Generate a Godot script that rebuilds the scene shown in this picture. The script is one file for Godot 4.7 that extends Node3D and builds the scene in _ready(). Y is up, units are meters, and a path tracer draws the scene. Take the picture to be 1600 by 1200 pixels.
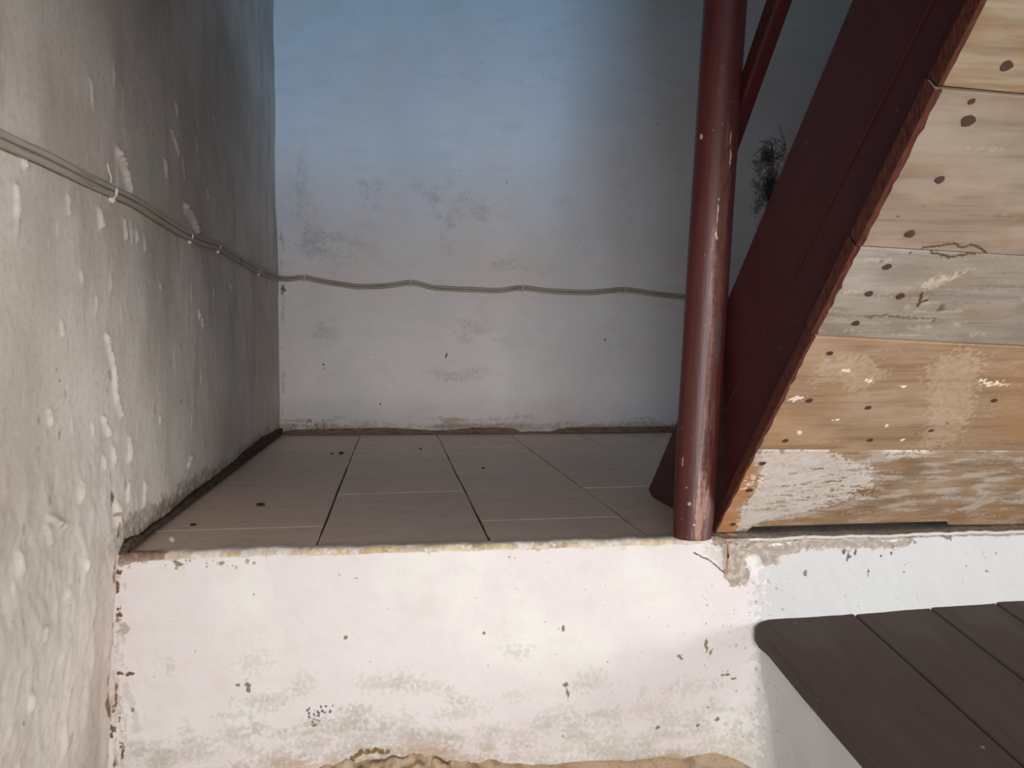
extends Node3D
# A tiled stair landing between old plaster walls, with the underside of a wooden flight at the right.
# y = 0 is the top of the landing tiles; the camera looks along -z.

var M := {}
var taken := {}

# ---------------------------------------------------------------- colour maps
class Tex:
	var w: int
	var h: int
	var x0: float
	var y1: float
	var px: float
	var py: float
	var d := PackedByteArray()
	var g := PackedByteArray()
	var rng := RandomNumberGenerator.new()
	var jit := FastNoiseLite.new()

	func _init(w_: int, h_: int, c: Color, rx0: float, rx1: float, ry0: float, ry1: float, seed_: int):
		w = w_
		h = h_
		x0 = rx0
		y1 = ry1
		px = w / (rx1 - rx0)
		py = h / (ry1 - ry0)
		var im := Image.create(w, h, false, Image.FORMAT_RGB8)
		im.fill(c)
		d = im.get_data()
		g.resize(w * h)
		g.fill(128)
		rng.seed = seed_
		jit.seed = seed_ + 5
		jit.frequency = 0.045
		jit.fractal_octaves = 3

	# cell: size of the pattern in pixels; sx, sy: how far it is stretched
	func noise(cell: float, octaves: int, seed_: int, sx := 1.0, sy := 1.0) -> PackedByteArray:
		var n := FastNoiseLite.new()
		n.noise_type = FastNoiseLite.TYPE_SIMPLEX_SMOOTH
		n.seed = seed_
		n.frequency = 1.0 / cell
		n.fractal_octaves = octaves
		var im := n.get_image(maxi(8, int(w / sx)), maxi(8, int(h / sy)))
		if im.get_width() != w or im.get_height() != h:
			im.resize(w, h, Image.INTERPOLATE_CUBIC)
		return im.get_data()

	func layer(n: PackedByteArray, c: Color, lo: float, hi: float, strength: float, dh := 0.0):
		var lut := PackedFloat32Array()
		lut.resize(256)
		for i in 256:
			lut[i] = clampf((i / 255.0 - lo) / (hi - lo), 0.0, 1.0) * strength
		var r := c.r8
		var gg := c.g8
		var b := c.b8
		var k := 0
		for i in w * h:
			var a := lut[n[i]]
			if a > 0.003:
				d[k] = int(d[k] + (r - d[k]) * a)
				d[k + 1] = int(d[k + 1] + (gg - d[k + 1]) * a)
				d[k + 2] = int(d[k + 2] + (b - d[k + 2]) * a)
			k += 3
		if dh != 0.0:
			for i in w * h:
				g[i] = clampi(int(g[i] + lut[n[i]] * dh), 0, 255)

	func relief(n: PackedByteArray, amount: float):
		for i in w * h:
			g[i] = clampi(int(g[i] + (n[i] - 128) * amount), 0, 255)

	func put(i: int, j: int, c: Color, a: float, dh: float):
		if i < 0 or j < 0 or i >= w or j >= h or a <= 0.0:
			return
		var k := (j * w + i) * 3
		d[k] = int(d[k] + (c.r8 - d[k]) * a)
		d[k + 1] = int(d[k + 1] + (c.g8 - d[k + 1]) * a)
		d[k + 2] = int(d[k + 2] + (c.b8 - d[k + 2]) * a)
		if dh != 0.0:
			g[j * w + i] = clampi(int(g[j * w + i] + dh * a), 0, 255)

	# ragged spot, sizes in metres; soft = share of the radius over which it thins out
	func blob(x: float, y: float, rx: float, ry: float, c: Color, a: float, rag := 0.5, dh := 0.0, soft := 0.25):
		var cx := (x - x0) * px
		var cy := (y1 - y) * py
		var ax := maxf(rx * px, 0.6)
		var ay := maxf(ry * py, 0.6)
		var off := rng.randf() * 900.0
		for j in range(int(cy - ay * 1.7) - 1, int(cy + ay * 1.7) + 2):
			for i in range(int(cx - ax * 1.7) - 1, int(cx + ax * 1.7) + 2):
				var q := Vector2((i - cx) / ax, (j - cy) / ay).length()
				q += jit.get_noise_2d(i * 1.6 + off, j * 1.6) * rag * 1.6
				put(i, j, c, clampf((1.0 - q) / soft, 0.0, 1.0) * a, dh)

	func seg(pts: Array, r: float, c: Color, a: float, rag := 0.4, dh := 0.0):
		for s in pts.size() - 1:
			var p := Vector2((pts[s][0] - x0) * px, (y1 - pts[s][1]) * py)
			var q := Vector2((pts[s + 1][0] - x0) * px, (y1 - pts[s + 1][1]) * py)
			var n := maxi(2, int(p.distance_to(q) / maxf(0.5, r * px * 0.5)))
			for k in n:
				var m := p.lerp(q, k / float(n))
				m += Vector2(jit.get_noise_2d(m.x * 2.0, m.y * 2.0), jit.get_noise_2d(m.y * 2.0 + 300, m.x * 2.0)) * rag * r * px * 3.0
				var rr := maxf(0.7, r * px * (1.0 + rag * jit.get_noise_2d(m.x * 3.0 + 90, m.y * 3.0)))
				for j in range(int(m.y - rr) - 1, int(m.y + rr) + 2):
					for i in range(int(m.x - rr) - 1, int(m.x + rr) + 2):
						put(i, j, c, clampf(rr - Vector2(i, j).distance_to(m) + 0.3, 0.0, 1.0) * a, dh)

	func patch(pts: Array, c: Color, a: float, rag_m: float, dh := 0.0, fade := 0.6):
		var poly := PackedVector2Array()
		var lo := Vector2(1e9, 1e9)
		var hi := Vector2(-1e9, -1e9)
		for p in pts:
			var v := Vector2((p[0] - x0) * px, (y1 - p[1]) * py)
			poly.append(v)
			lo = lo.min(v)
			hi = hi.max(v)
		var rg := rag_m * px
		for j in range(int(lo.y - rg), int(hi.y + rg) + 1):
			for i in range(int(lo.x - rg), int(hi.x + rg) + 1):
				var n1 := jit.get_noise_2d(i * 1.3, j * 1.3)
				var n2 := jit.get_noise_2d(i * 1.3 + 500, j * 1.3)
				var inside := 0
				for q in [0.6, 1.4, 2.2, 3.0]:
					if Geometry2D.is_point_in_polygon(Vector2(i + n1 * rg * q, j + n2 * rg * q), poly):
						inside += 1
				if inside > 0:
					put(i, j, c, a * (inside / 4.0) * clampf(0.85 + n2 * fade, 0.0, 1.0), dh)

	# everything right of a ragged upright line
	func right_of(x: float, rag_m: float, c: Color, a: float):
		var i0 := int((x - rag_m - x0) * px)
		for j in h:
			for i in range(i0, w):
				var e := 1.0
				if i < i0 + rag_m * px * 2.5:
					e = clampf((i - (x - x0) * px + jit.get_noise_2d(i, j) * rag_m * px) / 14.0, 0.0, 1.0)
				put(i, j, c, a * e, 0.0)

	func specks(n: int, r: Rect2, lo: float, hi: float, c: Color, a: float, dh := 0.0, stretch := 1.0):
		for k in n:
			var s := lo + (hi - lo) * pow(rng.randf(), 2.5)
			blob(r.position.x + rng.randf() * r.size.x, r.position.y + rng.randf() * r.size.y, s * rng.randf_range(0.7, 1.3), s * stretch * rng.randf_range(0.7, 1.3), c, a * rng.randf_range(0.5, 1.0), 0.6, dh, 0.4)

	func colour() -> ImageTexture:
		var im := Image.create_from_data(w, h, false, Image.FORMAT_RGB8, d)
		im.generate_mipmaps()
		return ImageTexture.create_from_image(im)

	func bump() -> ImageTexture:
		var im := Image.create_from_data(w, h, false, Image.FORMAT_L8, g)
		im.generate_mipmaps()
		return ImageTexture.create_from_image(im)

	func material(rough: float, relief_cm := 0.0, spec := 0.5) -> StandardMaterial3D:
		var m := StandardMaterial3D.new()
		m.albedo_texture = colour()
		m.roughness = rough
		m.metallic_specular = spec
		if relief_cm > 0.0:
			m.heightmap_enabled = true
			m.heightmap_texture = bump()
			m.heightmap_scale = relief_cm
		return m

func c8(r: int, g: int, b: int) -> Color:
	return Color8(r, g, b)

# ---------------------------------------------------------------- mesh helpers
func numbered(called: String) -> String:
	if not taken.has(called):
		taken[called] = 0
		return called
	taken[called] += 1
	return "%s_%03d" % [called, taken[called]]

func obj(called: String, mesh: Mesh, mat: Material, parent: Node = null) -> MeshInstance3D:
	var o := MeshInstance3D.new()
	o.mesh = mesh
	if mat:
		o.material_override = mat
	o.cast_shadow = GeometryInstance3D.SHADOW_CASTING_SETTING_ON
	if parent:
		o.name = called
		parent.add_child(o, true)
	else:
		o.name = numbered(called)
		add_child(o, true)
	return o

func thing(called: String, label: String, category: String, at := Vector3.ZERO, group := "") -> Node3D:
	var o := Node3D.new()
	o.name = numbered(called)
	add_child(o, true)
	o.position = at
	return tag(o, label, category, group)

func tag(o: Node3D, label: String, category: String, group := "") -> Node3D:
	o.set_meta("label", label)
	o.set_meta("category", category)
	if group:
		o.set_meta("group", group)
	return o

func structure(o: Node3D, label := "", category := "") -> Node3D:
	o.set_meta("kind", "structure")
	if label:
		o.set_meta("label", label)
		o.set_meta("category", category)
	return o

func tri(st: SurfaceTool, a: Vector3, b: Vector3, c: Vector3, n: Vector3, ua := Vector2.ZERO, ub := Vector2.ZERO, uc := Vector2.ZERO):
	if (b - a).cross(c - a).dot(n) > 0.0:
		var t := b
		b = c
		c = t
		var tu := ub
		ub = uc
		uc = tu
	st.set_normal(n)
	st.set_uv(ua)
	st.add_vertex(a)
	st.set_normal(n)
	st.set_uv(ub)
	st.add_vertex(b)
	st.set_normal(n)
	st.set_uv(uc)
	st.add_vertex(c)

func quad(st: SurfaceTool, a: Vector3, b: Vector3, c: Vector3, d: Vector3, want: Vector3, ua := Vector2.ZERO, ub := Vector2.ZERO, uc := Vector2.ZERO, ud := Vector2.ZERO):
	var n := (c - a).cross(d - b)
	if n.length() < 1e-12:
		return
	n = n.normalized()
	if n.dot(want) < 0.0:
		n = -n
	tri(st, a, b, c, n, ua, ub, uc)
	tri(st, a, c, d, n, ua, uc, ud)

func new_st() -> SurfaceTool:
	var st := SurfaceTool.new()
	st.begin(Mesh.PRIMITIVE_TRIANGLES)
	return st

func box(st: SurfaceTool, lo: Vector3, hi: Vector3):
	var c := (lo + hi) * 0.5
	for ax in 3:
		for s in [0, 1]:
			var p := []
			var u := (ax + 1) % 3
			var v := (ax + 2) % 3
			for k in [[0, 0], [1, 0], [1, 1], [0, 1]]:
				var q := Vector3.ZERO
				q[ax] = hi[ax] if s == 1 else lo[ax]
				q[u] = hi[u] if k[0] == 1 else lo[u]
				q[v] = hi[v] if k[1] == 1 else lo[v]
				p.append(q)
			var n := Vector3.ZERO
			n[ax] = 1.0 if s == 1 else -1.0
			quad(st, p[0], p[1], p[2], p[3], n, Vector2(p[0][u], p[0][v]), Vector2(p[1][u], p[1][v]), Vector2(p[2][u], p[2][v]), Vector2(p[3][u], p[3][v]))

# A flat piece of any outline: front face at local z = 0 with eased edges, body down to -thick.
func slab(st: SurfaceTool, outline: PackedVector2Array, t: Transform3D, thick: float, ease_: float, uvr: Rect2):
	var poly := outline
	if Geometry2D.is_polygon_clockwise(poly):
		poly = poly.duplicate()
		poly.reverse()
	var n := poly.size()
	var inner := PackedVector2Array()
	for i in n:
		var a := (poly[i] - poly[(i + n - 1) % n]).normalized()
		var b := (poly[(i + 1) % n] - poly[i]).normalized()
		var na := Vector2(-a.y, a.x)
		var nb := Vector2(-b.y, b.x)
		var m := (na + nb).normalized()
		inner.append(poly[i] + m * ease_ / maxf(0.45, m.dot(na)))
	var uv := func(p: Vector2) -> Vector2: return Vector2((p.x - uvr.position.x) / uvr.size.x, 1.0 - (p.y - uvr.position.y) / uvr.size.y)
	var at := func(p: Vector2, z: float) -> Vector3: return t * Vector3(p.x, p.y, z)
	var idx := Geometry2D.triangulate_polygon(inner)
	for k in range(0, idx.size(), 3):
		tri(st, at.call(inner[idx[k]], 0.0), at.call(inner[idx[k + 1]], 0.0), at.call(inner[idx[k + 2]], 0.0), t.basis.z.normalized(), uv.call(inner[idx[k]]), uv.call(inner[idx[k + 1]]), uv.call(inner[idx[k + 2]]))
	idx = Geometry2D.triangulate_polygon(poly)
	for k in range(0, idx.size(), 3):
		tri(st, at.call(poly[idx[k]], -thick), at.call(poly[idx[k + 1]], -thick), at.call(poly[idx[k + 2]], -thick), -t.basis.z.normalized(), uv.call(poly[idx[k]]), uv.call(poly[idx[k + 1]]), uv.call(poly[idx[k + 2]]))
	for i in n:
		var j := (i + 1) % n
		var e := (poly[j] - poly[i]).normalized()
		var out := t.basis * Vector3(e.y, -e.x, 0)
		quad(st, at.call(poly[i], -thick), at.call(poly[j], -thick), at.call(poly[j], -ease_), at.call(poly[i], -ease_), out, uv.call(poly[i]), uv.call(poly[j]), uv.call(inner[j]), uv.call(inner[i]))
		quad(st, at.call(poly[i], -ease_), at.call(poly[j], -ease_), at.call(inner[j], 0.0), at.call(inner[i], 0.0), out + t.basis.z, uv.call(poly[i]), uv.call(poly[j]), uv.call(inner[j]), uv.call(inner[i]))

# A round bar along points, with its own radius at each; ends closed.
func tube(st: SurfaceTool, pts: Array, radii: Array, sides := 10, flat_up := Vector3.UP):
	var rings := []
	var n := pts.size()
	var length := 0.0
	var lens := [0.0]
	for i in range(1, n):
		length += (pts[i] - pts[i - 1]).length()
		lens.append(length)
	for i in n:
		var dir: Vector3 = (pts[mini(i + 1, n - 1)] - pts[maxi(i - 1, 0)]).normalized()
		var a := dir.cross(flat_up)
		if a.length() < 0.1:
			a = dir.cross(Vector3.RIGHT)
		a = a.normalized()
		var b := a.cross(dir).normalized()
		var ring := []
		for k in sides + 1:
			var th := TAU * k / sides
			ring.append([pts[i] + (a * cos(th) + b * sin(th)) * radii[i], a * cos(th) + b * sin(th)])
		rings.append(ring)
	for i in n - 1:
		for k in sides:
			var q := [rings[i][k], rings[i][k + 1], rings[i + 1][k + 1], rings[i + 1][k]]
			var uvs := [Vector2(k / float(sides), lens[i] / length), Vector2((k + 1) / float(sides), lens[i] / length), Vector2((k + 1) / float(sides), lens[i + 1] / length), Vector2(k / float(sides), lens[i + 1] / length)]
			for tr in [[0, 1, 2], [0, 2, 3]]:
				var o: Array = tr
				if (q[tr[1]][0] - q[tr[0]][0]).cross(q[tr[2]][0] - q[tr[0]][0]).dot(q[tr[0]][1]) > 0.0:
					o = [tr[0], tr[2], tr[1]]
				for v in o:
					st.set_normal(q[v][1])
					st.set_uv(uvs[v])
					st.add_vertex(q[v][0])
	for e in [0, n - 1]:
		var dir2: Vector3 = (pts[0] - pts[1]).normalized() if e == 0 else (pts[n - 1] - pts[n - 2]).normalized()
		for k in sides:
			tri(st, pts[e], rings[e][k][0], rings[e][k + 1][0], dir2)

# A lumpy little solid.
func lump(st: SurfaceTool, at: Vector3, r: Vector3, rough: float, seed_: int, su := 9, sv := 6):
	var nz := FastNoiseLite.new()
	nz.seed = seed_
	nz.frequency = 0.9
	var p := func(i: int, j: int) -> Vector3:
		var th := TAU * (i % su) / su
		var ph := PI * j / sv
		var d := Vector3(sin(ph) * cos(th), cos(ph), sin(ph) * sin(th))
		return at + d * r * (1.0 + rough * nz.get_noise_3dv(d * 1.7 + Vector3.ONE * seed_))
	for i in su:
		for j in sv:
			var a: Vector3 = p.call(i, j)
			var b: Vector3 = p.call(i + 1, j)
			var c: Vector3 = p.call(i + 1, j + 1)
			var d2: Vector3 = p.call(i, j + 1)
			var w := (a + c) * 0.5 - at
			if j > 0:
				tri(st, a, b, c, flat_n(a, b, c, w))
			if j < sv - 1:
				tri(st, a, c, d2, flat_n(a, c, d2, w))

func flat_n(a: Vector3, b: Vector3, c: Vector3, want: Vector3) -> Vector3:
	var n := (b - a).cross(c - a)
	if n.length() < 1e-14:
		return want.normalized()
	n = n.normalized()
	return n if n.dot(want) >= 0.0 else -n

# Closes a grid of points into a smooth surface (first surface of the mesh).
func skin(v: PackedVector3Array, uv: PackedVector2Array, nu: int, nv: int, want: Vector3) -> ArrayMesh:
	var nn := PackedVector3Array()
	nn.resize(v.size())
	var mid := (nv / 2) * nu + nu / 2
	var test := (v[mid + 1] - v[mid]).cross(v[mid + nu] - v[mid])
	var s := 1.0 if test.dot(want) > 0.0 else -1.0
	for j in nv:
		for i in nu:
			var k := j * nu + i
			var du := v[k + (1 if i < nu - 1 else 0)] - v[k - (1 if i > 0 else 0)]
			var dv := v[k + (nu if j < nv - 1 else 0)] - v[k - (nu if j > 0 else 0)]
			nn[k] = du.cross(dv).normalized() * s
	var ix := PackedInt32Array()
	ix.resize((nu - 1) * (nv - 1) * 6)
	var q := 0
	for j in nv - 1:
		for i in nu - 1:
			var k := j * nu + i
			if s > 0.0:
				ix[q] = k
				ix[q + 1] = k + nu
				ix[q + 2] = k + 1
				ix[q + 3] = k + 1
				ix[q + 4] = k + nu
				ix[q + 5] = k + nu + 1
			else:
				ix[q] = k
				ix[q + 1] = k + 1
				ix[q + 2] = k + nu
				ix[q + 3] = k + 1
				ix[q + 4] = k + nu + 1
				ix[q + 5] = k + nu
			q += 6
	var arr := []
	arr.resize(Mesh.ARRAY_MAX)
	arr[Mesh.ARRAY_VERTEX] = v
	arr[Mesh.ARRAY_NORMAL] = nn
	arr[Mesh.ARRAY_TEX_UV] = uv
	arr[Mesh.ARRAY_INDEX] = ix
	var m := ArrayMesh.new()
	m.add_surface_from_arrays(Mesh.PRIMITIVE_TRIANGLES, arr)
	return m

func fnoise(seed_: int, freq: float, octaves := 3) -> FastNoiseLite:
	var n := FastNoiseLite.new()
	n.noise_type = FastNoiseLite.TYPE_SIMPLEX_SMOOTH
	n.seed = seed_
	n.frequency = freq
	n.fractal_octaves = octaves
	return n

# distance from p to the polyline of [a, b] pairs
func line_dist(p: Vector2, pts: Array) -> float:
	var best := 1e9
	for i in pts.size() - 1:
		var c := Geometry2D.get_closest_point_to_segment(p, Vector2(pts[i][0], pts[i][1]), Vector2(pts[i + 1][0], pts[i + 1][1]))
		best = minf(best, p.distance_to(c))
	return best

func plain(c: Color, rough: float) -> StandardMaterial3D:
	var m := StandardMaterial3D.new()
	m.albedo_color = c
	m.roughness = rough
	return m

# ---------------------------------------------------------------- where the two cross walls stand
func front_z(x: float) -> float:
	return 0.0323 * x - 0.9092

func back_z(x: float) -> float:
	return 0.0835 * x - 2.1344

const LEFT_X := -0.300
const SIDE_X := 0.386          # outer face of the near stringer
const SOFFIT_O := Vector3(0.386, 0.0057, -0.92)
const SOFFIT_U := Vector3(0.9995, 0.0, 0.0323)
const SOFFIT_V := Vector3(-0.0231, 0.6996, 0.7141)
const SOFFIT_N := Vector3(-0.0226, -0.7145, 0.6993)

func _ready():
	camera_and_light()
	make_materials()
	print("materials ", Time.get_ticks_msec())
	build_left_wall()
	build_back_wall()
	build_front_wall()
	build_shell()
	print("walls ", Time.get_ticks_msec())
	build_landing_floor()
	build_skirtings()
	build_step()
	build_staircase()
	build_platform()
	build_cable()
	build_small_things()
	print("done ", Time.get_ticks_msec())

func camera_and_light():
	var cam := Camera3D.new()
	cam.name = "camera"
	add_child(cam)
	cam.position = Vector3(0, 0.225, 0)
	cam.rotation_order = EULER_ORDER_YXZ
	cam.rotation_degrees = Vector3(-2.4736, -8.3661, 0)
	cam.fov = 51.282
	cam.near = 0.02
	cam.current = true

	var env := Environment.new()
	env.background_mode = Environment.BG_SKY
	var sky := Sky.new()
	var sm := ProceduralSkyMaterial.new()
	sm.sky_top_color = Color(0.62, 0.72, 0.86)
	sm.sky_horizon_color = Color(0.80, 0.83, 0.86)
	sm.ground_bottom_color = Color(0.30, 0.28, 0.25)
	sm.ground_horizon_color = Color(0.55, 0.53, 0.50)
	sky.sky_material = sm
	env.sky = sky
	env.ambient_light_source = Environment.AMBIENT_SOURCE_DISABLED
	env.tonemap_mode = Environment.TONE_MAPPER_LINEAR
	env.tonemap_exposure = 1.0
	env.sdfgi_enabled = true
	env.ssao_enabled = true
	env.ssil_enabled = true
	var we := WorldEnvironment.new()
	we.name = "environment"
	we.environment = env
	add_child(we)

	# daylight of the yard, coming in through the wide opening in the wall behind the camera
	area_light("yard_daylight", Vector3(-0.20, 0.09, 1.75), Vector3(0, 0, 0), Vector2(1.35, 0.7), Color(1.0, 0.985, 0.985), 6.1)
	# added fill, low from the right under the flight, brightening the left wall
	area_light("side_fill", Vector3(2.6, 0.08, 0.70), Vector3(0, 90, 0), Vector2(2.2, 0.9), Color(1.0, 0.985, 0.97), 6.4)
	# bluish daylight through the window of the upper floor
	area_light("upper_window_daylight", Vector3(0.2, 2.15, 1.33), Vector3(-30, 0, 0), Vector2(0.4, 0.8), Color(0.58, 0.81, 1.0), 3.7)

func area_light(called: String, at: Vector3, turn: Vector3, size: Vector2, c: Color, energy: float):
	var l := AreaLight3D.new()
	l.name = called
	l.area_size = size
	l.area_normalize_energy = true
	l.light_color = c
	l.light_energy = energy
	l.shadow_enabled = true
	l.area_range = 12.0
	l.area_attenuation = 2.0
	add_child(l)
	l.position = at
	l.rotation_degrees = turn

# ---------------------------------------------------------------- materials
func make_materials():
	make_left_wall_material()
	make_back_wall_material()
	make_front_wall_material()
	make_tile_materials()
	make_plank_materials()
	make_paint_materials()
	M.plaster = plain(c8(196, 190, 184), 0.9)
	M.cement = plain(c8(118, 106, 94), 0.95)

func make_left_wall_material():
	# metres along the wall are counted from the far end: s = -z
	var t := Tex.new(1500, 1232, c8(212, 205, 197), 0.35, 2.25, -0.32, 1.24, 11)
	var n1 := t.noise(420, 4, 1)
	t.layer(n1, c8(176, 172, 158), 0.45, 0.8, 0.55)
	t.layer(t.noise(300, 4, 2), c8(188, 172, 164), 0.5, 0.85, 0.6)
	t.layer(t.noise(90, 4, 3, 1.0, 3.0), c8(158, 148, 138), 0.55, 0.95, 0.4)
	t.layer(t.noise(9, 3, 4), c8(150, 140, 130), 0.55, 0.95, 0.25)
	t.layer(t.noise(14, 3, 5), c8(214, 208, 200), 0.62, 0.95, 0.35)
	t.relief(t.noise(26, 4, 6, 1.0, 1.8), 0.35)
	t.relief(t.noise(5, 2, 7), 0.12)
	# dirt collected in the angle with the floor, ragged, some shade painted in
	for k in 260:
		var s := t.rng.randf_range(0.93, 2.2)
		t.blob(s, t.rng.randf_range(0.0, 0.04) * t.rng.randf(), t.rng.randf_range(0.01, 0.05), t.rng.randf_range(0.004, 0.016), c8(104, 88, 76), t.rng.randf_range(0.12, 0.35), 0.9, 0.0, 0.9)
	# flaked and chipped spots near the corner with the landing wall
	for k in 46:
		t.blob(0.918 + t.rng.randf_range(-0.012, 0.01), t.rng.randf_range(-0.27, 0.09), t.rng.randf_range(0.001, 0.004), t.rng.randf_range(0.002, 0.009), c8(112, 88, 72), t.rng.randf_range(0.5, 0.95), 0.8, -40, 0.3)
	t.specks(260, Rect2(0.4, -0.3, 1.8, 1.5), 0.0006, 0.002, c8(110, 98, 88), 0.6, -20)
	t.specks(160, Rect2(0.4, -0.3, 0.9, 0.55), 0.0012, 0.005, c8(128, 116, 104), 0.5, -30, 1.6)
	t.specks(90, Rect2(0.4, -0.3, 1.2, 1.2), 0.001, 0.003, c8(222, 216, 206), 0.7, 30, 3.0)
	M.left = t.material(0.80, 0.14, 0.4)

func make_back_wall_material():
	var t := Tex.new(1300, 1040, c8(224, 220, 220), -0.36, 1.24, -0.02, 1.26, 21)
	t.layer(t.noise(340, 4, 31), c8(212, 210, 210), 0.5, 0.85, 0.6)
	t.layer(t.noise(260, 4, 32), c8(222, 212, 206), 0.5, 0.9, 0.6)
	t.layer(t.noise(40, 4, 33, 2.5, 1.0), c8(206, 202, 200), 0.55, 0.95, 0.4)
	t.layer(t.noise(6, 3, 34), c8(206, 202, 200), 0.55, 0.95, 0.3)
	t.relief(t.noise(30, 4, 35), 0.25)
	t.relief(t.noise(4, 2, 36), 0.1)
	# damp smudges
	for s in [[-0.19, 0.50, 0.05, 0.05], [-0.12, 0.49, 0.05, 0.03], [-0.23, 0.55, 0.03, 0.06], [-0.237, 0.68, 0.02, 0.05], [0.109, 0.638, 0.04, 0.025], [0.142, 0.563, 0.03, 0.03], [-0.176, 0.269, 0.04, 0.025], [-0.06, 0.64, 0.03, 0.03], [0.226, 0.606, 0.04, 0.03], [0.29, 0.455, 0.04, 0.015], [0.21, 0.27, 0.06, 0.03], [0.18, 0.16, 0.06, 0.02]]:
		for k in 16:
			t.blob(s[0] + t.rng.randfn(0, 0.6) * s[2], s[1] + t.rng.randfn(0, 0.6) * s[3], s[2] * t.rng.randf_range(0.2, 0.6), s[3] * t.rng.randf_range(0.2, 0.6), c8(150, 150, 150), 0.09, 0.9, 0, 0.9)
		t.specks(14, Rect2(s[0] - s[2], s[1] - s[3], s[2] * 2, s[3] * 2), 0.0008, 0.003, c8(128, 128, 128), 0.35)
	# dark ragged smudge and web behind the stair
	for k in 70:
		t.blob(1.0 + t.rng.randfn(0, 0.02), 0.66 + t.rng.randfn(0, 0.055), t.rng.randf_range(0.004, 0.016), t.rng.randf_range(0.006, 0.03), c8(58, 50, 48), 0.3, 0.9, 0, 0.7)
	for k in 26:
		var a := t.rng.randf() * TAU
		var p := [1.01 + t.rng.randfn(0, 0.012), 0.74 + t.rng.randfn(0, 0.02)]
		t.seg([p, [p[0] + cos(a) * 0.03, p[1] + sin(a) * 0.04], [p[0] + cos(a + 0.7) * 0.05, p[1] + sin(a + 0.7) * 0.06]], 0.0009, c8(70, 62, 60), 0.45, 0.8)
	t.specks(60, Rect2(-0.3, 0.02, 1.2, 1.15), 0.0007, 0.0018, c8(70, 62, 56), 0.7)
	for s in [[0.558, 0.252], [-0.038, 0.081], [-0.185, 0.186], [-0.183, 0.176]]:
		t.blob(s[0], s[1], 0.0022, 0.0026, c8(46, 38, 32), 0.9, 0.4)
	# tide of brown floor-wash dirt along the foot
	for k in 150:
		t.blob(t.rng.randf_range(-0.3, 0.8), 0.012 + absf(t.rng.randfn(0, 0.012)), t.rng.randf_range(0.01, 0.05), t.rng.randf_range(0.003, 0.009), c8(168, 150, 128), 0.28, 0.9, 0, 0.7)
	t.specks(40, Rect2(-0.29, 0.01, 0.12, 0.03), 0.001, 0.005, c8(110, 96, 78), 0.6, -30)
	# crumbled corner
	for k in 24:
		t.blob(-0.292 + absf(t.rng.randfn(0, 0.004)), t.rng.randf_range(0.02, 0.55), 0.003, t.rng.randf_range(0.004, 0.02), c8(172, 164, 150), 0.4, 0.8, -20, 0.5)
	t.blob(-0.286, 0.384, 0.006, 0.011, c8(92, 80, 68), 0.75, 0.9, -50, 0.4)
	M.back = t.material(0.85, 0.18, 0.3)

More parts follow.
